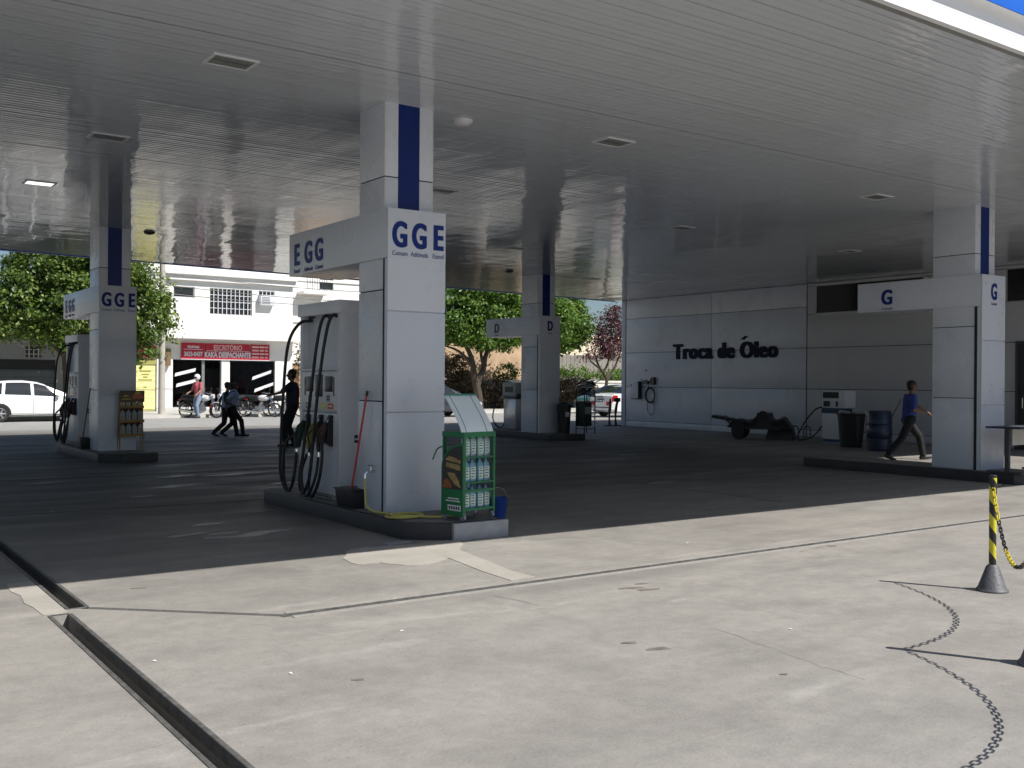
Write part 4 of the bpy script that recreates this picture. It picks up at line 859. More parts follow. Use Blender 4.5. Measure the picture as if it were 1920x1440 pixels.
# ================================================================== FAR SIDE OF THE STREET
FY = 46.0
def P2(px, py, Y=FY): p = ony(px, py, Y); return p.x, p.z
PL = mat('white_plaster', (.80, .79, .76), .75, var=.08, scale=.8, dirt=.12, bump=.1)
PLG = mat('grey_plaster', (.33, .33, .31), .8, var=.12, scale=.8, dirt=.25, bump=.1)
GLD = mat_glass('shop_glass', (.012, .013, .015), .06)
SIGNR = mat('sign_red', (.42, .012, .03), .45, var=.05)
def facade(t, x0, x1, z1, depth, m, openings, Y=FY, th=.25, z0=.1):
    """front wall with real openings cut as a grid of blocks, one wall part"""
    xs = sorted({x0, x1, *[v for o in openings for v in (o[0], o[1])]}); zs = sorted({z0, z1, *[v for o in openings for v in (o[2], o[3])]})
    bmx = MB()
    for i in range(len(xs) - 1):
        for j in range(len(zs) - 1):
            cx_, cz_ = (xs[i] + xs[i + 1]) / 2, (zs[j] + zs[j + 1]) / 2
            if any(o[0] < cx_ < o[1] and o[2] < cz_ < o[3] for o in openings): continue
            bmx.box((xs[i], Y, zs[j]), (xs[i + 1], Y + th, zs[j + 1]))
    me = bmx.build('wall', m, t, world=True); b = bmesh.new(); b.from_mesh(me.data); bmesh.ops.remove_doubles(b, verts=b.verts, dist=.0005)
    dup = {}
    for f in b.faces: dup.setdefault(tuple(sorted(v.index for v in f.verts)), []).append(f)
    bmesh.ops.delete(b, geom=[f for l in dup.values() if len(l) > 1 for f in l], context='FACES'); bmesh.ops.recalc_face_normals(b, faces=b.faces); b.to_mesh(me.data); b.free()
    bk = MB(); bk.box((x0, Y + th, z0), (x0 + .2, Y + depth, z1)); bk.box((x1 - .2, Y + th, z0), (x1, Y + depth, z1)); bk.box((x0 + .2, Y + depth - .2, z0), (x1 - .2, Y + depth, z1)); bk.build('side_wall', m, t, world=True)
    MB().box((x0 - .1, Y - .1, z1 + .002), (x1 + .1, Y + depth + .1, z1 + .25)).build('roof', m, t, world=True)
def window(t, x0, x1, z0, z1, nx, nz, Y=FY, bars=True, glass=None):
    f = MB(); r = .045
    f.box((x0, Y + .06, z0), (x0 + r, Y + .14, z1)); f.box((x1 - r, Y + .06, z0), (x1, Y + .14, z1)); f.box((x0 + r, Y + .06, z0), (x1 - r, Y + .14, z0 + r)); f.box((x0 + r, Y + .06, z1 - r), (x1 - r, Y + .14, z1))
    wn = f.build('window', mat('window_frame', (.5, .5, .5), .5), t, world=True)
    gl = MB().box((x0 + r, Y + .11, z0 + r), (x1 - r, Y + .12, z1 - r)).build('pane', glass or GLD, t, world=True); gl.parent = wn
    if bars:
        for k in range(1, nx): bb = MB().box((x0 + (x1 - x0) * k / nx - .016, Y + .02, z0), (x0 + (x1 - x0) * k / nx + .016, Y + .045, z1)).build('window_bar', WHITE2, t, world=True); bb.parent = wn
        for k in range(nz): bb = MB().box((x0, Y + .046, z0 + (z1 - z0) * k / nz - .014), (x1, Y + .06, z0 + (z1 - z0) * k / nz + .014)).build('window_bar', WHITE2, t, world=True); bb.parent = wn
    return wn
# the two-storey office
of = thing('office_building', 'white two storey office with red sign boards and dark shop front', 'building', (16, FY, .13))
X0, X1 = P2(246, 700)[0], P2(548, 700)[0]
yd = (P2(252, 675)[0], P2(294, 675)[0], .13, P2(275, 672)[1]); s1 = (P2(324, 675)[0], P2(415, 675)[0], P2(370, 764)[1], P2(370, 674)[1]); s2 = (P2(431, 675)[0], P2(516, 675)[0], P2(470, 768)[1], P2(470, 676)[1])
w1 = (P2(393, 560)[0], P2(473, 560)[0], P2(433, 591)[1], P2(433, 542)[1]); w2 = (P2(325, 545)[0], P2(365, 545)[0], P2(345, 558)[1], P2(345, 537)[1]); w3 = (P2(485, 560)[0], P2(515, 560)[0], P2(500, 573)[1], P2(500, 546)[1])
facade(of, X0, X1, 6.55, 9, PL, [yd, s1, s2, w1, w2, w3])
window(of, *w1, 10, 4); window(of, *w2, 4, 1, bars=False); window(of, *w3, 4, 3)
MB().box((X0 - .02, FY - .75, P2(400, 637)[1]), (X1 + .25, FY - .002, P2(400, 622)[1])).build('awning_slab', PL, of, world=True)
MB().box((X0 - .1, FY - .35, 6.3), (X1 + .12, FY - .002, 6.549)).build('cornice', PL, of, world=True); MB().box((X0 - .1, FY - .2, 6.05), (X1 + .08, FY - .002, 6.298)).build('cornice', PL, of, world=True)
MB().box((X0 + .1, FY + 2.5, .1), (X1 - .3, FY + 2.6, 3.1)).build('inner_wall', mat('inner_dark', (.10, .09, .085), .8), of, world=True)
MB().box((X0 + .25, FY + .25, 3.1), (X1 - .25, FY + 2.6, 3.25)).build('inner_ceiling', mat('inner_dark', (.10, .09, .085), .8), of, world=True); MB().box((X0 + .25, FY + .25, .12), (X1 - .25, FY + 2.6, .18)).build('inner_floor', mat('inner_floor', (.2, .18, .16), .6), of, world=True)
for (x0, x1, z0, z1), muls in ((s1, (.6,)), (s2, ())):
    gl = MB().box((x0 + .03, FY + .10, z0 + .03), (x1 - .03, FY + .115, z1 - .03)).build('shop_window', mat_tint('tint_glass', .55), of, world=True)
    f = MB(); f.box((x0, FY + .07, z0), (x0 + .03, FY + .14, z1)); f.box((x1 - .03, FY + .07, z0), (x1, FY + .14, z1)); f.box((x0 + .03, FY + .07, z0), (x1 - .03, FY + .14, z0 + .03)); f.box((x0 + .03, FY + .07, z1 - .03), (x1 - .03, FY + .14, z1))
    for q in muls: xm = x0 + (x1 - x0) * q; f.box((xm, FY + .06, z0 + .031), (xm + .13, FY + .15, z1 - .031))
    f_ = f.build('frame', GREYM, of, world=True); f_.parent = gl
    for (ax, az) in ((.05, .64), (.08, .42)) if x0 < 16 else ((.50, .60), (.55, .35)):
        L = (x1 - x0) * .42; bx = x0 + (x1 - x0) * ax; bz = z0 + (z1 - z0) * az
        st = MB().prism([(bx, bz), (bx + L, bz + .24 if x0 < 16 else bz + .34), (bx + L + .03, bz + .40 if x0 < 16 else bz + .49), (bx + .03, bz + .16)], 'y', FY + .092, FY + .0985).build('window_decal', WHITE2, of, world=True); st.parent = gl
MB().box((s1[1] - 1.0, FY + .5, .2), (s1[1] - .1, FY + 1.1, 1.25)).build('counter', mat('counter_wood', (.22, .12, .06), .5), of, world=True)
dy = MB().box((yd[0] + .04, FY + .06, .15), (yd[1] - .04, FY + .12, yd[3] - .28)).build('roller_door', mat('door_yellow', (.80, .76, .34), .5, var=.06), of, world=True)
MB().box((yd[0] + .02, FY + .02, yd[3] - .27), (yd[1] - .02, FY + .1, yd[3] - .01)).build('door_head', mat('head_olive', (.36, .34, .10), .6), of, world=True)
for k, (z, wd) in enumerate(((1.88, .5), (1.75, .34), (1.62, .2), (1.5, .6), (1.18, .14))): p = MB().box(((yd[0] + yd[1]) / 2 - wd / 2, FY + .052, z), ((yd[0] + yd[1]) / 2 + wd / 2, FY + .058, z + .05)).build('door_print', mat('olive_print', (.25, .26, .03), .6), of, world=True); p.parent = dy
for k in range(9): p = MB().box((yd[0] + .05, FY + .052, .2 + k * .25), (yd[1] - .05, FY + .0585, .206 + k * .25)).build('door_slat_line', mat('olive_print', (.3, .3, .1), .6), of, world=True); p.parent = dy
def board(name, x0, x1, z0, z1, m): return MB().box((x0, FY - .09, z0), (x1, FY - .03, z1)).build(name, m, of, world=True)
bx = [P2(p, 660)[0] for p in (339, 383, 384.5, 467, 469, 504)]; bz0, bz1 = P2(420, 674)[1], P2(420, 644.5)[1]
o16 = Vector(of.location)
def btext(s_, size, x, z, sx=1., bold=.006, m=WHITE2): text('sign_lettering', s_, size, m, of, Vector((x, FY - .092, z)) - o16, '-y', .002, bold=bold, sx=sx)
MB().box((bx[0] - .03, FY - .1, bz0 - .03), (bx[5] + .03, FY - .092 + .06, bz0 - .002)).build('sign_frame', WHITE2, of, world=True)
for a, b in ((0, 1), (2, 3), (4, 5)): board('sign_board', bx[a], bx[b], bz0, bz1, SIGNR)
bh = bz1 - bz0
btext('TELEFONE', .13, (bx[0] + bx[1]) / 2, bz0 + bh * .68, .9); btext('3623-0437', .27, (bx[0] + bx[1]) / 2, bz0 + bh * .18, .72, .012)
MB().box((bx[0] + .1, FY - .093, bz0 + bh * .58), (bx[1] - .1, FY - .0905, bz0 + bh * .61)).build('sign_rule', WHITE2, of, world=True)
btext('ESCRITÓRIO', .31, (bx[2] + bx[3]) / 2, bz0 + bh * .60, .78, .006, mat('sign_pink', (.75, .5, .5), .5)); btext('KAKÁ DESPACHANTE', .33, (bx[2] + bx[3]) / 2, bz0 + bh * .13, .68, .016)
MB().box((bx[2] + .03, FY - .093, bz0 + bh * .52), (bx[3] - .03, FY - .0905, bz0 + bh * .545)).build('sign_rule', WHITE2, of, world=True)
for k in range(4):
    for a, b in ((.06, .45), (.48, .72), (.75, .93)): MB().box((bx[4] + (bx[5] - bx[4]) * a, FY - .093, bz0 + bh * (.12 + .22 * k)), (bx[4] + (bx[5] - bx[4]) * (b if k % 2 else b - .03), FY - .0905, bz0 + bh * (.22 + .22 * k))).build('sign_print', mat('sign_pink', (.75, .5, .5), .5), of, world=True)
rx0, rx1 = P2(249, 660)[0], P2(292, 660)[0]; board('sign_board', rx0, rx1, P2(270, 670)[1], P2(270, 648)[1], SIGNR); btext('25', .34, rx1 - .3, P2(270, 667)[1] + .05, 1, .01)
xb = P2(313, 670)[0]; MB().box((xb - .1, FY - .25, P2(313, 686)[1]), (xb + .1, FY - .01, P2(313, 654)[1])).build('meter_cover', mat('brown_box', (.20, .12, .06), .6), of, world=True)
MB().box((s1[1] + .01, FY - .02, .13), (s2[0] - .01, FY - .002, s2[3] + .02)).build('door_pier', PL, of, world=True)
ac = thing('air_conditioner', 'white boxed air conditioner in the barred upper window of the office', 'air conditioner', (w3[0] + .35, FY - .3, w3[2] + .1))
MB().box((-.36, 0, -.1), (.36, .32, .38)).build('casing', WHITE2, ac, bevel=.01)
for k in range(5): MB().box((-.3, -.006, -.04 + .07 * k), (.1, -.001, -.005 + .07 * k)).build('grille_slat', GREYM, ac)
# the shaded garage to the left
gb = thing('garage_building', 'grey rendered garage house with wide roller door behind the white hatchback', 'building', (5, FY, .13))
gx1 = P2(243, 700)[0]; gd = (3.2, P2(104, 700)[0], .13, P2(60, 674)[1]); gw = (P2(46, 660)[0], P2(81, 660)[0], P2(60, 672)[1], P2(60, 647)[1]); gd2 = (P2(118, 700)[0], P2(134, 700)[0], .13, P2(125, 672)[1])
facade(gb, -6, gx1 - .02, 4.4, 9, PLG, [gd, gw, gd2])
MB().box((gd[0], FY + .1, .13), (gd[1], FY + .16, gd[3] - .42)).build('garage_door', mat('garage_door', (.16, .18, .175), .5, var=.1), gb, world=True)
for k in range(7): MB().box((gd[0], FY + .09, .3 + .26 * k), (gd[1], FY + .099, .315 + .26 * k)).build('door_slat', STEEL, gb, world=True)
MB().box((gd[0], FY + .05, gd[3] - .40), (gd[1], FY + .2, gd[3])).build('door_head', mat('head_dark', (.03, .03, .03), .6), gb, world=True); MB().box((gd2[0], FY + .1, .13), (gd2[1], FY + .16, gd2[3])).build('door', mat('head_dark', (.03, .03, .03), .6), gb, world=True)
window(gb, *gw, 4, 3, glass=mat_glass('amber_window', (.10, .07, .05), .2))
# neighbour house to the right of the office, with balcony
nb = thing('balcony_house', 'pale house with iron railed balcony beyond the office', 'building', (22, 50, .13))
nx0, nx1 = X1 + 1.2, 28.5; bw = (P2(600, 520, 50)[0], P2(606, 520, 50)[0] + .6, P2(600, 542, 50)[1], P2(600, 500, 50)[1] + .8)
facade(nb, nx0 - 2.5, nx1, 8.6, 8, PL, [bw], Y=50)
MB().box((bw[0], 50.1, bw[2]), (bw[1], 50.15, bw[3])).build('balcony_door', GLD, nb, world=True)
bz = P2(590, 546, 49.2)[1]; xa, xb_ = P2(576, 540, 49.2)[0], P2(612, 540, 49.2)[0]
MB().box((xa - .2, 49.1, bz - .15), (xb_ + .2, 49.99, bz)).build('balcony_slab', PL, nb, world=True)
m = MB(); m.tube([(xa, 49.15, bz + .7), (xb_, 49.15, bz + .7)], .03, 6)
for k in range(9): x = xa + (xb_ - xa) * k / 8; m.tube([(x, 49.15, bz), (x, 49.15, bz + .7)], .014, 5)
m.build('railing', STEEL, nb, world=True)
for k in range(2): MB().box((nx0 + .3, 49.93, 4.6 + 2.2 * k), (nx1, 49.995, 4.72 + 2.2 * k)).build('string_course', PL, nb, world=True)
gw_ = thing('side_wall', 'narrow ochre and stone boundary wall between the office and the balcony house', 'wall', (X1 + 1.2, 47.5, .13))
MB().box((X1 + .1, 47.4, .1), (24.3, 47.6, 2.4)).build('wall_face', mat('ochre_wall', (.42, .26, .14), .85, var=.3, scale=2, dirt=.3, bump=.4), gw_, world=True); MB().box((X1 + .1, 47.3, 2.4), (24.3, 47.7, 2.5)).build('coping', PL, gw_, world=True)
b1 = thing('climbing_shrub', 'thin climbing shrub on the corner of the white office', 'shrub', (X1 + .35, 46.2, .13)); leaf_crown('foliage', LEAFB, b1, [(0, 0, 1.6, .3, .3, 1.2), (.1, 0, 3.1, .35, .3, .7), (.5, .4, 2.2, .5, .4, .5)], 26, 16, .13, .3); MB().tube([(0, 0, 0), (.05, 0, 1.5), (.1, 0, 3.4)], [.03, .025, .01], 6).build('stem', BARK, b1)
# ochre bank wall, white parapet and hedges across the street behind the pillar lettered D
ow = thing('ochre_wall', 'tall weathered ochre retaining wall across the street', 'wall', (30, 48, .13))
MB().box((24.4, 48, .1), (34.8, 48.5, 3.9)).build('wall_face', mat('ochre_earth', (.52, .37, .24), .85, var=.35, scale=1.2, dirt=.3, bump=.5, bscale=8), ow, world=True); MB().box((24.4, 47.93, 3.9), (34.8, 48.55, 4.05)).build('coping', mat('coping_buff', (.5, .42, .3), .8), ow, world=True)
lw = thing('garden_wall', 'low white garden wall with coping in front of the ochre wall', 'wall', (32, 45.4, .13))
GWP = mat('white_wall_lime', (.72, .70, .64), .8, var=.12, scale=1.2, dirt=.25, bump=.2); MB().box((24.5, 45.4, .1), (48, 45.6, 1.55)).build('wall_face', GWP, lw, world=True); MB().box((24.5, 45.33, 1.55), (48, 45.67, 1.65)).build('coping', GWP, lw, world=True)
bf = thing('board_fence', 'grey upright board fence above the white garden wall', 'fence', (41, 48.2, .13)); BRD = mat('fence_board', (.27, .25, .22), .8, var=.25, scale=3, bump=.3)
bb = MB().box((-.14, -.02, 0), (.14, .02, 1)).mesh('fence_board', BRD)
for k in range(30): e = link('fence_board', bb, bf, (-6 + .31 * k, random.uniform(-.03, .03), 0)); e.scale = (1, 1, 3.1 + random.uniform(-.05, .05))
for z in (.6, 2.4): MB().box((-6.2, .03, z), (3.2, .08, z + .1)).build('fence_rail', BRD, bf)
ch = thing('cream_house', 'cream house wall seen between the trees above the fence', 'building', (44, 54, .13)); facade(ch, 36, 60, 4.6, 8, mat('cream_plaster', (.70, .62, .46), .8, var=.1, scale=.8, dirt=.1), [(39.5, 40.7, 1.2, 2.6)], Y=54); MB().box((39.5, 54.1, 1.2), (40.7, 54.14, 2.6)).build('window', GLD, ch, world=True)
for i, (x, y, lb, lf, bl, n) in enumerate((
    (28.3, 44.6, 'dark brown leafed bush against the white wall behind the dark saloon', LEAFB, [(0, 0, 1.0, 1.6, .6, 1.0), (1.2, 0, .8, 1.2, .5, .8), (-1.2, 0, 1.8, 1.3, .6, 1.3), (-.2, 0, 2.2, .9, .5, .7)], 330),
    (30.9, 44.6, 'brown leafed bush beside the forked tree trunk', LEAFB, [(0, 0, .8, 1.1, .6, .8), (1, 0, .6, .8, .5, .5)], 130),
    (35.9, 44.7, 'dry reddish hedge bush in front of the board fence', LEAFB, [(0, 0, .9, 1.6, .6, .8), (1.4, 0, .7, .9, .5, .6)], 190),
    (37.6, 46.4, 'low yellow green hedge on top of the white garden wall', LEAF2, [(-2.0, 0, 1.9, 1.2, .5, .35), (0, 0, 1.9, 1.3, .5, .4), (2.6, 0, 1.9, 1.3, .5, .4)], 90),
    (32.6, 46.4, 'small green shrub peeping over the white garden wall', LEAF, [(0, 0, 1.9, .7, .5, .5)], 26))):
    t = thing('bush', lb, 'bush', (x, y, .13)); leaf_crown('foliage', lf, t, bl, n, 36, .11, .30)
    m = MB()
    for k in range(6): b = bl[k % len(bl)]; m.tube([(random.uniform(-.2, .2), 0, 0), (b[0] * .6, 0, b[2] * .6), (b[0] + random.uniform(-.3, .3), 0, b[2])], [.03, .02, .008], 5)
    m.build('stems', BARK, t)
# utility pole and wires
up = thing('utility_pole', 'pale concrete utility pole at the edge of the office front', 'utility pole', (*ony(303, 770, 42.0)[:2], .13))
MB().tube([(0, 0, -.1), (0, 0, 9)], [.14, .10], 12).build('pole_shaft', mat('pole_concrete', (.45, .42, .37), .8, var=.15, scale=4, bump=.2), up, smooth=True); MB().box((-.9, -.06, 7.6), (.9, .06, 7.72)).build('crossarm', BARK, up)
PX, PYY = up.location.x, 42.0
for i, (za, zb, lb) in enumerate(((6.0, 5.2, 'sagging black service wire running from the pole past the office windows'), (5.6, 5.0, 'lower thin wire crossing in front of the barred window'), (6.5, 5.7, 'upper thin wire crossing below the office cornice'))):
    q = []
    for k in range(25): t_ = k / 24; q.append((PX - 6 + 17 * t_, PYY + .15 * i, za + (zb - za) * t_ - .9 * 4 * t_ * (1 - t_) * .35))
    o = MB().tube(q, .016, 5).build('wire', BLACK); tag(o, lb, 'wire')
# ================================================================== VEHICLES
def car(name, label, loc, rz, paint, P):
    """lofted body: P holds length, half width, profile (x, z) of the top line, belt height, glass spans"""
    t = thing(name, label, 'car', loc, rz); L, hw, belt, zb = P['L'], P['hw'], P['belt'], .2
    top = P['top']; xs_t = [p[0] for p in top]; zs_t = [p[1] for p in top]
    def ztop(x): return float(np.interp(x, xs_t, zs_t))
    def hwid(x):
        u = abs(x) / (L / 2); return hw * (1 - .16 * max(0, (u - .62) / .38) ** 2.2)
    def bel(x): return min(float(np.interp(x, [-L / 2, -L / 2 + .1, L / 2 - .9, L / 2], P['beltz'])), ztop(x) - .02)
    def zbot(x): u = abs(x) / (L / 2); return zb + .12 * max(0, (u - .8) / .2) ** 2
    def ring(x):
        w_, zt, b, z0 = hwid(x), ztop(x), bel(x), zbot(x); g = zt - b
        return [(0, z0), (.86 * w_, z0), (.97 * w_, z0 + .07), (w_, z0 + .45 * (b - z0)), (.985 * w_, b - .10), (.95 * w_, b), (.95 * w_ - .20 * g, b + .5 * g), (.95 * w_ - .42 * g - .0, b + .90 * g), (.70 * w_ - .2 * g, zt - .005), (0, zt + .012)]
    def S(x, j):
        r = ring(x); i = min(int(j), 8); f = j - i; return Vector((x, r[i][0] * (1 - f) + r[i + 1][0] * f, r[i][1] * (1 - f) + r[i + 1][1] * f))
    stn = sorted(set([-L / 2 + L * k / 44 for k in range(45)] + [p[0] for p in top]))
    m = MB(); vs = []; n = 19
    for x in stn:
        r = ring(x); vs += [(x, -y, z) for y, z in r[::-1]] + [(x, y, z) for y, z in r[1:]]
    # closing loop: bottom centre is index 9, top centre duplicated at 0 and 18
    fs = []
    for i in range(len(stn) - 1):
        for k in range(n - 1): fs.append((i * n + k, i * n + k + 1, (i + 1) * n + k + 1, (i + 1) * n + k))
    fs.append(tuple(range(n))); fs.append(tuple(range((len(stn) - 1) * n, len(stn) * n))[::-1])
    m.add(vs, fs); body = m.build('body', paint, t, smooth=True)
    def patch(nm, x0, x1, j0, j1, mt, off=.006, nx=8, ny=4, side=1, xf=None, par=None):
        vs = []; fs = []
        for a in range(nx + 1):
            for b in range(ny + 1):
                v_ = b / ny; j = j0 + (j1 - j0) * v_; xa = x0 + (xf[0] * v_ if xf else 0); xb = x1 + (xf[1] * v_ if xf else 0); x = xa + (xb - xa) * a / nx
                e = .01; p = S(x, j); dx = S(x + e, j) - S(x - e, j); dj = S(x, min(9, j + .05)) - S(x, max(0, j - .05)); nr = dx.cross(dj)
                nr = nr.normalized() if nr.length > 1e-9 else Vector((0, 0, 1))
                if nr.y < -1e-4 or (abs(nr.y) < 1e-4 and nr.z < 0): nr = -nr
                q = p + nr * off; vs.append((q.x, q.y * side, q.z))
        for a in range(nx):
            for b in range(ny): i = a * (ny + 1) + b; fs.append((i, i + 1, i + ny + 2, i + ny + 1))
        return MB().add(vs, fs).build(nm, mt, par or t, smooth=True)
    GL = mat_glass('car_glass', (.015, .02, .024), .05); CB = mat('car_black', (.015, .015, .015), .5)
    for sd in (1, -1):
        for (x0, x1, f0, f1) in P['side']: patch('side_window', x0, x1, 5.12, 6.92, GL, side=sd, xf=(f0, f1))
        for x in P['doors']: patch('door_seam', x - .006, x + .006, 2.2, 5.0, CB, .003, 1, 8, sd)
        for x in P['handles']: patch('door_handle', x - .09, x + .09, 4.15, 4.4, P.get('hm', paint), .02, 3, 2, sd)
        patch('sill_trim', -L / 2 + .9, L / 2 - .9, 1.5, 2.15, CB, .004, 6, 2, sd)
        q = S(P['mirror'], 5.1); mr = MB(); mr.ell((q.x, sd * (q.y + .1), q.z + .05), (.07, .10, .075), 10, 6); mr.build('mirror', P.get('hm', paint), t, smooth=True)
        patch('headlight', L / 2 - .42, L / 2 - .04, 3.6, 4.9, mat('headlamp', (.6, .62, .65), .1, spec=.8), .012, 6, 3, sd); patch('taillight', -L / 2 + .02, -L / 2 + .30, 3.5, 4.9, mat('taillamp', (.42, .01, .015), .15), .012, 6, 3, sd)
        tl = S(-L / 2, 4.2); MB().box((-L / 2 - .012, min(sd * (tl.y - .34), sd * tl.y * .99), tl.z - .09), (-L / 2 + .02, max(sd * (tl.y - .34), sd * tl.y * .99), tl.z + .09)).build('taillight', mat('taillamp', (.42, .01, .015), .15), t, bevel=.01)
    for (x0, x1, nm) in P['screens']:
        for sd in (1, -1): patch(nm, x0, x1, 7.15, 9, GL, .006, 8, 5, sd)
    rw = P['R']
    for x in P['axles']:
        for sd in (1, -1):
            yy = sd * (hwid(x) - .09); a = MB(); k = 22
            pts = [(x + (rw + .06) * math.cos(q), rw + (rw + .06) * math.sin(q)) for q in [math.pi * (j / k) * 1.1 - .05 * math.pi for j in range(k + 1)]]
            a.prism(pts, 'y', *sorted((sd * (hwid(x) * .6), sd * (hwid(x) + .004)))); a.build('wheel_arch', CB, t)
            wv = MB().lathe([(rw * .62, -.09), (rw * .9, -.10), (rw, -.07), (rw, .07), (rw * .9, .10), (rw * .62, .09)], (x, yy, rw), 'y', 28).build('wheel', RUBBER, t, smooth=True)
            rm = MB(); rm.lathe([(rw * .64, -.02), (rw * .64, .02)], (x, yy + sd * .03, rw), 'y', 24); RM = mat('rim_alloy', (.55, .56, .58), .3, metal=.8)
            MB().lathe([(rw * .66, .0), (rw * .60, .02), (rw * .58, .0)] if sd > 0 else [(rw * .66, 0), (rw * .6, -.02), (rw * .58, 0)], (x, yy + sd * .095, rw), 'y', 24, caps=False).build('rim', RM, wv).parent = wv
            sp = MB(); sp.lathe([(.06, -.012), (.06, .012)], (x, yy + sd * .085, rw), 'y', 12)
            for j in range(6):
                q = 2 * math.pi * j / 6; sp.tube([(x, yy + sd * .085, rw), (x + rw * .6 * math.cos(q), yy + sd * .085, rw + rw * .6 * math.sin(q))], .03, 6)
            sp.build('rim_spokes', RM, wv)
    MB().box((-L / 2 - .008, -.26, P['plate']), (-L / 2 + .03, .26, P['plate'] + .13)).build('number_plate', mat('plate_grey', (.5, .52, .54), .4), t)
    MB().box((-L / 2 - .011, -.2, P['plate'] + .03), (-L / 2 - .0085, .2, P['plate'] + .09)).build('plate_print', CB, t)
    MB().box((-L / 2 - .006, -hw * .7, .42), (-L / 2 + .05, hw * .7, .46)).build('bumper_seam', CB, t)
    MB().box((L / 2 - .05, -.45, .5), (L / 2 + .004, .45, .62)).build('grille', CB, t)
    return t
WPAINT = mat('paint_white', (.80, .80, .80), .2, var=.02, coat=.6); DPAINT = mat('paint_dark', (.035, .04, .05), .2, var=.05, coat=.6); SPAINT = mat('paint_silver', (.28, .34, .36), .22, metal=.5, var=.03, coat=.5); TPAINT = mat('paint_teal', (.05, .13, .125), .22, var=.03, coat=.5)
HATCH = dict(L=4.0, hw=.84, belt=.9, R=.30, beltz=[.92, .98, .86, .62], top=[(-2, .62), (-1.97, .86), (-1.88, 1.12), (-1.70, 1.36), (-1.5, 1.42), (-.9, 1.47), (-.45, 1.475), (-.05, 1.43), (.22, 1.35), (.98, 1.0), (1.35, .92), (1.8, .82), (1.95, .68), (2, .55)],
    side=[(-1.62, -1.22, .14, .05), (-1.12, -.26, .06, .0), (-.16, .66, .0, -.42)], doors=(-1.15, -.2, .88), handles=(-.45, .45), mirror=.62, screens=[(.24, .97, 'windscreen'), (-1.88, -1.66, 'rear_window')], axles=(-1.27, 1.25), plate=.62)
SEDAN = dict(L=4.5, hw=.87, belt=.92, R=.31, beltz=[.98, 1.0, .88, .62], top=[(-2.25, .72), (-2.22, .95), (-2.1, 1.03), (-1.62, 1.06), (-1.0, 1.36), (-.6, 1.43), (.0, 1.44), (.4, 1.38), (1.25, .97), (1.6, .9), (2.05, .78), (2.2, .66), (2.25, .55)],
    side=[(-1.25, -.62, .30, .0), (-.52, .12, .0, .0), (.2, .95, .0, -.36)], doors=(-1.2, -.05 + .2, 1.05), handles=(-.55, .45), mirror=.85, screens=[(.44, 1.22, 'windscreen'), (-1.58, -1.02, 'rear_window')], axles=(-1.33, 1.36), plate=.74)
car('hatchback_car', 'white hatchback parked along the far kerb under the broad tree', (5.97 + 1.27, 40.3, 0), 0, WPAINT, HATCH)
car('sedan_car', 'white saloon seen from behind beside the panelled wall corner', (29.5 + 2.25, 34.75, 0), R(2), WPAINT, SEDAN)
car('saloon_car', 'dark saloon parked across the street behind the green oil rack', (22.9, 38.4, 0), 0, DPAINT, dict(SEDAN, hm=DPAINT))
car('saloon_car', 'dark teal saloon parked beyond the white saloon by the garden wall', (34.6, 39.4, 0), R(180), TPAINT, SEDAN)
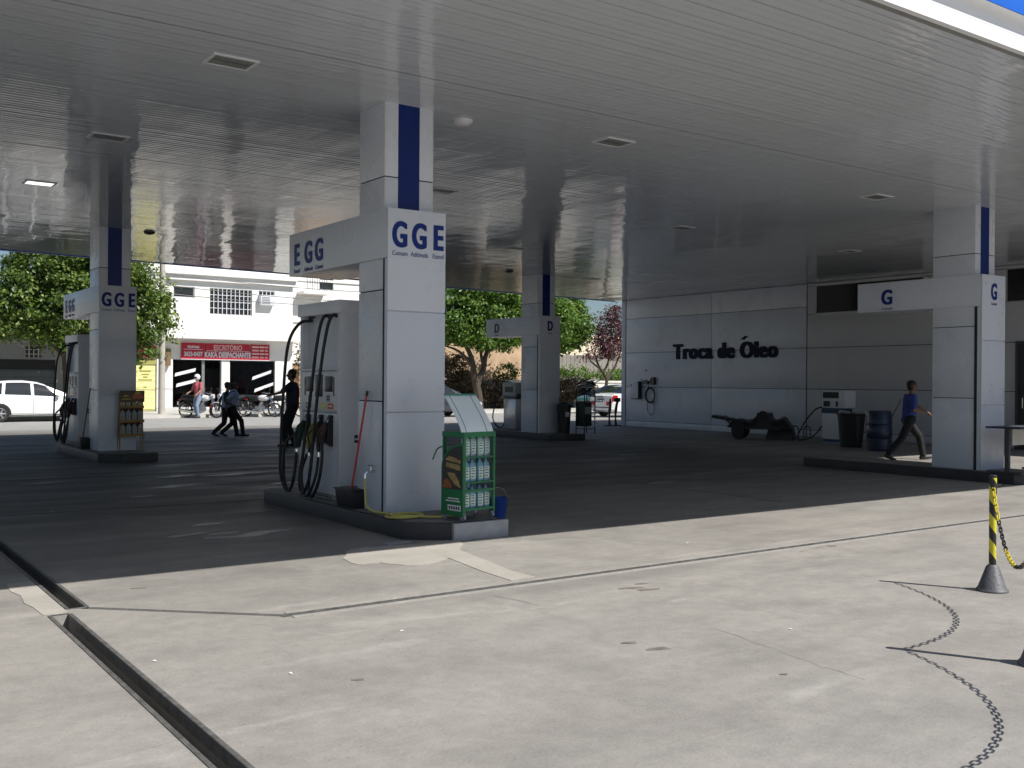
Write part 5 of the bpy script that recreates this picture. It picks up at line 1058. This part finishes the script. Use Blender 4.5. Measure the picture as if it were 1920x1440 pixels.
# motorcycles
def make_bike(name, label, loc, rz, tank, group=None):
    t = thing(name, label, 'motorcycle', loc, rz, group)
    RW = .30
    for x in (-.62, .66):
        w_ = MB().lathe([(RW - .06, -.03), (RW - .02, -.045), (RW, -.02), (RW, .02), (RW - .02, .045), (RW - .06, .03)], (x, 0, RW), 'y', 26, caps=False); w_ = w_.build('wheel', RUBBER, t, smooth=True)
        r = MB(); r.lathe([(RW - .045, -.02), (RW - .065, -.02), (RW - .065, .02), (RW - .045, .02)], (x, 0, RW), 'y', 24, caps=False); r.lathe([(.05, -.05), (.05, .05)], (x, 0, RW), 'y', 12)
        for k in range(10): q = 2 * math.pi * k / 10; r.tube([(x + .04 * math.cos(q), .03 * (-1) ** k, RW + .04 * math.sin(q)), (x + .25 * math.cos(q + .25), 0, RW + .25 * math.sin(q + .25))], .006, 4)
        r.build('rim', CHROME, w_)
    for y in (-.08, .08): MB().tube([(.66, y, RW), (.50, y, .72), (.42, y, .92)], .024, 8).build('fork', CHROME, t)
    MB().prism([(.66 + .35 * math.cos(q), RW + .35 * math.sin(q)) for q in [R(20 + 14 * k) for k in range(9)]] + [(.66 + .325 * math.cos(q), RW + .325 * math.sin(q)) for q in [R(132 - 14 * k) for k in range(9)]], 'y', -.055, .055).build('front_mudguard', tank, t)
    MB().prism([(-.62 + .36 * math.cos(q), RW + .36 * math.sin(q)) for q in [R(40 + 15 * k) for k in range(9)]] + [(-.62 + .335 * math.cos(q), RW + .335 * math.sin(q)) for q in [R(160 - 15 * k) for k in range(9)]], 'y', -.06, .06).build('rear_mudguard', BLACK, t)
    MB().ell((.16, 0, .80), (.27, .13, .13), 14, 8).build('tank', tank, t, smooth=True)
    m = MB(); m.tube(crv([(-.05, 0, .80), (-.3, 0, .78), (-.62, 0, .82), (-.82, 0, .84)]), [.10, .12, .13, .13, .13, .13, .13, .13, .12, .12, .12, .11, .11, .11, .10, .10, .09, .07, .04], 10); m.build('seat', BLACK, t, smooth=True)
    m = MB(); m.tube([(.40, 0, .88), (.10, 0, .35), (-.22, 0, .32), (-.3, 0, .72)], .028, 8); m.tube([(.38, 0, .82), (-.3, 0, .72), (-.75, 0, .78)], .024, 8)
    for y in (-.1, .1): m.tube([(-.22, y, .34), (-.62, y, RW)], .022, 8); m.tube([(-.58, y, RW + .02), (-.5, y, .72)], .02, 8)
    m.build('frame', BLACK, t)
    m = MB(); m.box((-.18, -.12, .26), (.18, .12, .44)); m.tube([(.0, 0, .42), (.10, 0, .66)], .085, 10); m.build('engine', GREYM, t, bevel=.02)
    MB().tube(crv([(.12, -.08, .52), (.26, -.1, .36), (.1, -.13, .22), (-.4, -.15, .26), (-.85, -.16, .34)]), [.022] * 12 + [.03, .04, .05, .052, .052, .052, .052, .052, .052, .052, .05, .05, .04, .03, .03][:13], 8).build('exhaust', CHROME, t, smooth=True)
    m = MB(); m.tube(crv([(.22, -.36, 1.02), (.36, -.2, 1.0), (.42, 0, .96), (.36, .2, 1.0), (.22, .36, 1.02)]), .013, 6); m.build('handlebar', CHROME, t, smooth=True)
    for y in (-.32, .32): MB().tube([(.3, y * .85, 1.0), (.32, y * 1.05, 1.16)], .006, 5).build('mirror_stem', BLACK, t); MB().ell((.32, y * 1.08, 1.19), (.015, .06, .04), 8, 6).build('mirror', BLACK, t, smooth=True); MB().tube([(.22, y * 1.12, 1.02), (.27, y * .86, 1.01)], .02, 8).build('grip', RUBBER, t)
    MB().lathe([(.05, -.08), (.09, -.02), (.095, .06)], (.50, 0, .88), 'x', 16).build('headlight', mat('headlamp', (.6, .62, .65), .1), t, smooth=True)
    MB().box((-.92, -.05, .70), (-.84, .05, .76)).build('taillight', mat('taillamp', (.42, .01, .015), .15), t, bevel=.01); MB().box((-.95, -.08, .52), (-.93, .08, .66)).build('number_plate', mat('plate_grey', (.5, .52, .54), .4), t)
    for y in (-.2, .2): MB().tube([(-.02, y * .5, .28), (-.02, y * 1.3, .27)], .014, 6).build('footrest', RUBBER, t)
    MB().tube([(-.1, .1, .28), (-.16, .26, 0)], .014, 6).build('side_stand', STEEL, t)
    return t
TW = mat('tank_white', (.75, .75, .75), .25, coat=.5); TB = mat('tank_grey', (.2, .2, .21), .3, coat=.5); TR = mat('tank_red', (.3, .02, .02), .3, coat=.5)
for px, py, a, c, lb in ((352, 781, -40, TW, 'white tanked motorcycle beside the helmeted person'), (402, 780, 200, TR, 'red tanked motorcycle with brown seat in front of the shop counter'), (478, 781, -42, TW, 'white tanked motorcycle in front of the right shop window'), (520, 780, -30, TB, 'grey tanked motorcycle by the right end of the shop front')):
    p = onz(px, py, .0); make_bike('motorcycle', lb, (p.x, min(p.y, 40.9), 0), R(a), c)

# ================================================================== PEOPLE
SKIN = mat('skin', (.30, .17, .11), .5, var=.08, scale=9); SKIN2 = mat('skin_dark', (.16, .085, .055), .5, var=.08, scale=9); HAIR = mat('hair_dark', (.012, .01, .009), .5, bump=.4, bscale=60)
def person(label, loc, rz, H, cols, feet, hands, lean=0., head_yaw=0., pack=None, helmet=None, bob=0.):
    """body grown from tapered limbs fused by a voxel remesh into one surface; local +x is forward"""
    t = thing('person', label, 'person', loc, rz); k = H / 1.75
    shirt, pants, shoe, skin = cols; prims = []   # (a, b, ra, rb, material)
    def lim(a, b, ra, rb, m): prims.append((Vector(a), Vector(b), ra, rb, m))
    hipz = .93 - bob; pel = Vector((0, 0, hipz)); che = Vector((lean * .55, 0, hipz + .40)); nk = Vector((lean * .75, 0, hipz + .55))
    lim(pel + Vector((0, -.065, 0)), pel + Vector((0, .065, 0)), .132, .132, 1)
    lim(pel + Vector((lean * .1, 0, .02)), che, .148, .155, 0); lim(che + Vector((-.01, -.10, .03)), che + Vector((-.01, .10, .03)), .105, .105, 0)
    lim(che + Vector((0, -.16, .09)), che + Vector((0, .16, .09)), .072, .072, 0); lim(nk + Vector((0, 0, -.05)), nk + Vector((.02, 0, .08)), .055, .052, 3)
    hc = nk + Vector((.035 + lean * .05, 0, .175)); cy_, sy = math.cos(head_yaw), math.sin(head_yaw)
    def hd(x, y, z): return hc + Vector((x * cy_ - y * sy, x * sy + y * cy_, z))
    lim(hd(-.015, 0, .03), hd(.0, 0, .02), .098, .09, 3); lim(hd(.02, 0, -.02), hd(.035, 0, -.075), .075, .048, 3)
    lim(hd(.095, 0, .0), hd(.112, 0, -.025), .012, .016, 3)
    for s_ in (-1, 1): lim(hd(-.01, s_ * .088, .01), hd(-.01, s_ * .092, -.025), .014, .012, 3); lim(hd(.075, s_ * .03, -.0), hd(.07, s_ * .045, .02), .012, .01, 3)
    def ik(a, b, l1, l2, pole):
        a, b = Vector(a), Vector(b); d = b - a; D = min(d.length, (l1 + l2) * .999); dn_ = d.normalized(); q = (l1 * l1 - l2 * l2 + D * D) / (2 * D); h_ = math.sqrt(max(0, l1 * l1 - q * q)); pl = Vector(pole) - dn_ * Vector(pole).dot(dn_)
        return a + dn_ * q + pl.normalized() * h_, a + dn_ * D
    for (fx, fy, fz, pitch), s_ in zip(feet, (1, -1)):
        hip = pel + Vector((0, s_ * .09, -.02)); kn, an = ik(hip, (fx, s_ * abs(fy), fz + .085), .44, .43, (1, 0, .1))
        lim(hip, kn, .108, .080, 1); lim(kn, kn.lerp(an, .93), .080, .066, 1); c_, q = math.cos(pitch), math.sin(pitch)
        lim(an + Vector((-.045 * c_, 0, -.045)), an + Vector((.17 * c_, 0, -.05 + .17 * q)), .042, .034, 2)
    for (hx, hy, hz), s_ in zip(hands, (1, -1)):
        sh = che + Vector((0, s_ * .185, .10)); el, wr = ik(sh, (hx, hy, hz), .29, .26, (-.8, s_ * .35, -.5))
        lim(sh, sh.lerp(el, .78), .070, .066, 0); lim(sh.lerp(el, .7), el, .043, .038, 3); lim(el, wr, .038, .026, 3)
        d = (wr - el).normalized(); sd_ = d.cross(Vector((0, 0, 1))); sd_ = sd_.normalized() if sd_.length > .1 else Vector((0, 1, 0)); nrm = sd_.cross(d)
        lim(wr, wr + d * .075, .030, .034, 3)
        for j in range(4):
            b0 = wr + d * .085 + sd_ * (.0195 * (j - 1.5)); ln = (.062, .075, .07, .052)[j]; b1 = b0 + d * ln * .6 - nrm * .008; lim(b0, b1, .0095, .009, 3); lim(b1, b1 + d * ln * .4 - nrm * .018, .009, .0075, 3)
        th = wr + d * .03 + sd_ * (.03 * s_); lim(th, th + d * .045 + sd_ * .03 * s_, .012, .0095, 3)
    # fuse
    m = MB()
    for a, b, ra, rb, _ in prims:
        d = b - a; L_ = max(d.length, 1e-4); dn_ = d / L_; ps, rs = [], []
        for j in range(5): q = math.pi / 2 * j / 4; ps.append(a - dn_ * ra * math.cos(q)); rs.append(max(.0008, ra * math.sin(q)))
        for j in range(5): q = math.pi / 2 * j / 4; ps.append(b + dn_ * rb * math.sin(q)); rs.append(max(.0008, rb * math.cos(q)))
        m.tube(ps, rs, 14)
    o = m.build('body', [shirt, pants, shoe, skin], t)
    md = o.modifiers.new('r', 'REMESH'); md.mode = 'VOXEL'; md.voxel_size = .0105; sm_ = o.modifiers.new('s', 'SMOOTH'); sm_.iterations = 5; sm_.factor = .5
    dg = bpy.context.evaluated_depsgraph_get(); me = bpy.data.meshes.new_from_object(o.evaluated_get(dg)); o.modifiers.clear(); o.data = me; me.name = 'body'
    me.materials.clear()
    for q in (shirt, pants, shoe, skin): me.materials.append(q)
    nf = len(me.polygons); C_ = np.empty(nf * 3); me.polygons.foreach_get('center', C_); C_ = C_.reshape(-1, 3); best = np.full(nf, 1e9); mi = np.zeros(nf, int)
    for a, b, ra, rb, m_ in prims:
        A, B = np.array(a), np.array(b); d = B - A; u = np.clip(((C_ - A) @ d) / max(d @ d, 1e-9), 0, 1); dist = np.linalg.norm(C_ - (A + u[:, None] * d), axis=1) - (ra + (rb - ra) * u); w_ = dist < best; best[w_] = dist[w_]; mi[w_] = m_
    me.polygons.foreach_set('material_index', mi.astype(np.int32)); me.polygons.foreach_set('use_smooth', np.ones(nf, bool)); me.update()
    V_ = np.empty(len(me.vertices) * 3); me.vertices.foreach_get('co', V_); V_ *= k; me.vertices.foreach_set('co', V_)
    if helmet:
        h_ = MB(); h_.ell(tuple(hd(-.01, 0, .045) * k), (.135 * k, .125 * k, .135 * k), 18, 12); h_.build('helmet', helmet, t, smooth=True); MB().ell(tuple(hd(.075, 0, .03) * k), (.065 * k, .095 * k, .05 * k), 14, 8).build('visor', BLACK, t, smooth=True)
    else:
        h_ = MB(); h_.ell(tuple(hd(-.028, 0, .055) * k), (.103 * k, .10 * k, .088 * k), 16, 10); h_.ell(tuple(hd(-.055, 0, .0) * k), (.065 * k, .088 * k, .085 * k), 14, 8); h_.build('hair', HAIR, t, smooth=True)
        for s_ in (-1, 1): MB().ell(tuple(hd(.088, s_ * .033, .012) * k), (.008, .014, .008), 8, 6).build('eye', BLACK, t)
        MB().ell(tuple(hd(.083, 0, -.062) * k), (.008, .024, .007), 8, 6).build('mouth', mat('lips', (.2, .07, .05), .5), t)
    if pack:
        q = che * k; MB().box((q.x - .30, q.y - .15, q.z - .30), (q.x - .12, q.y + .15, q.z + .13)).build('backpack', pack, t, bevel=.05)
        for s_ in (-1, 1): MB().tube(crv([(q.x - .13, s_ * .1, q.z + .1), (q.x, s_ * .12, q.z + .2), (q.x + .13, s_ * .11, q.z + .06), (q.x + .06, s_ * .15, q.z - .15), (q.x - .12, s_ * .13, q.z - .22)]), .018, 6).build('strap', pack, t, smooth=True)
    return t
CN = mat('cloth_navy', (.018, .022, .045), .85, bump=.3, bscale=14); CBk = mat('cloth_black', (.012, .012, .015), .85, bump=.3, bscale=14); CBl = mat('cloth_blue', (.035, .06, .26), .8, bump=.3, bscale=14); CG = mat('cloth_green', (.01, .05, .045), .85, bump=.3, bscale=14); CLb = mat('cloth_pale_blue', (.42, .52, .72), .8, bump=.3, bscale=14); CPk = mat('cloth_pink', (.45, .10, .12), .8, bump=.3, bscale=14); CJ = mat('cloth_jeans', (.20, .26, .36), .85, bump=.3, bscale=14); CR = mat('cloth_red', (.3, .015, .02), .8); SHO = mat('shoe_dark', (.02, .02, .022), .5); BPK = mat('pack_blue', (.42, .52, .74), .7, bump=.3, bscale=12)
def at(px, py, z=0.): p = onz(px, py, z); return (p.x, p.y, z)
VA = math.degrees(math.atan2(FW.y, FW.x))   # heading straight away from the camera
# attendant beside the pump, facing left with an open hand raised
person('attendant in navy clothes holding out an open hand beside the tall pump', at(548, 838), R(VA + 88), 1.77, (CN, CBk, SHO, SKIN2), [(.12, .10, 0, 0), (-.03, .10, 0, 0)], [(.47, .06, 1.20), (.05, -.30, .88)], 0)
# two pedestrians walking right
person('pedestrian in a dark green top striding beside the one with the backpack', at(423, 818), R(VA - 80), 1.50, (CG, CBk, SHO, SKIN2), [(.34, .08, 0, .0), (-.36, .08, .05, -.45)], [(-.22, .2, .95), (.25, -.2, 1.0)], .05, bob=.05)
person('pedestrian wearing a pale blue backpack striding across the forecourt edge', at(436, 818), R(VA - 72), 1.48, (CLb, CBk, SHO, SKIN2), [(-.33, .08, .05, -.45), (.33, .08, 0, 0)], [(.18, .2, 1.0), (-.2, -.2, .95)], .04, pack=BPK, bob=.05)
# man walking past the single-G pillar
person('man in a blue shirt walking past the blue drum', at(1703, 862), R(VA - 88), 1.66, (CBl, CBk, SHO, SKIN2), [(.36, .08, 0, .1), (-.48, .08, .05, -.5)], [(.50, .12, 1.0), (.24, -.2, 1.05)], .06, bob=.06)
# helmeted rider standing by the motorcycles and a person behind the shop glass
person('person in a pink shirt and white helmet standing by the motorcycles', (onz(374, 784).x, 40.75, 0), R(VA + 150), 1.70, (CPk, CJ, SHO, SKIN), [(.1, .11, 0, 0), (-.08, .11, 0, 0)], [(.3, .25, 1.0), (.3, -.25, 1.05)], .05, helmet=mat('helmet_white', (.75, .75, .75), .25))
p = ony(452, 740, FY + .9); person('person in a red shirt standing behind the dark shop glass', (p.x, FY + .9, .185), R(-110), 1.65, (CR, CBk, SHO, SKIN), [(.04, .1, 0, 0), (-.04, .1, 0, 0)], [(.1, .28, .9), (.12, -.28, .9)], 0)
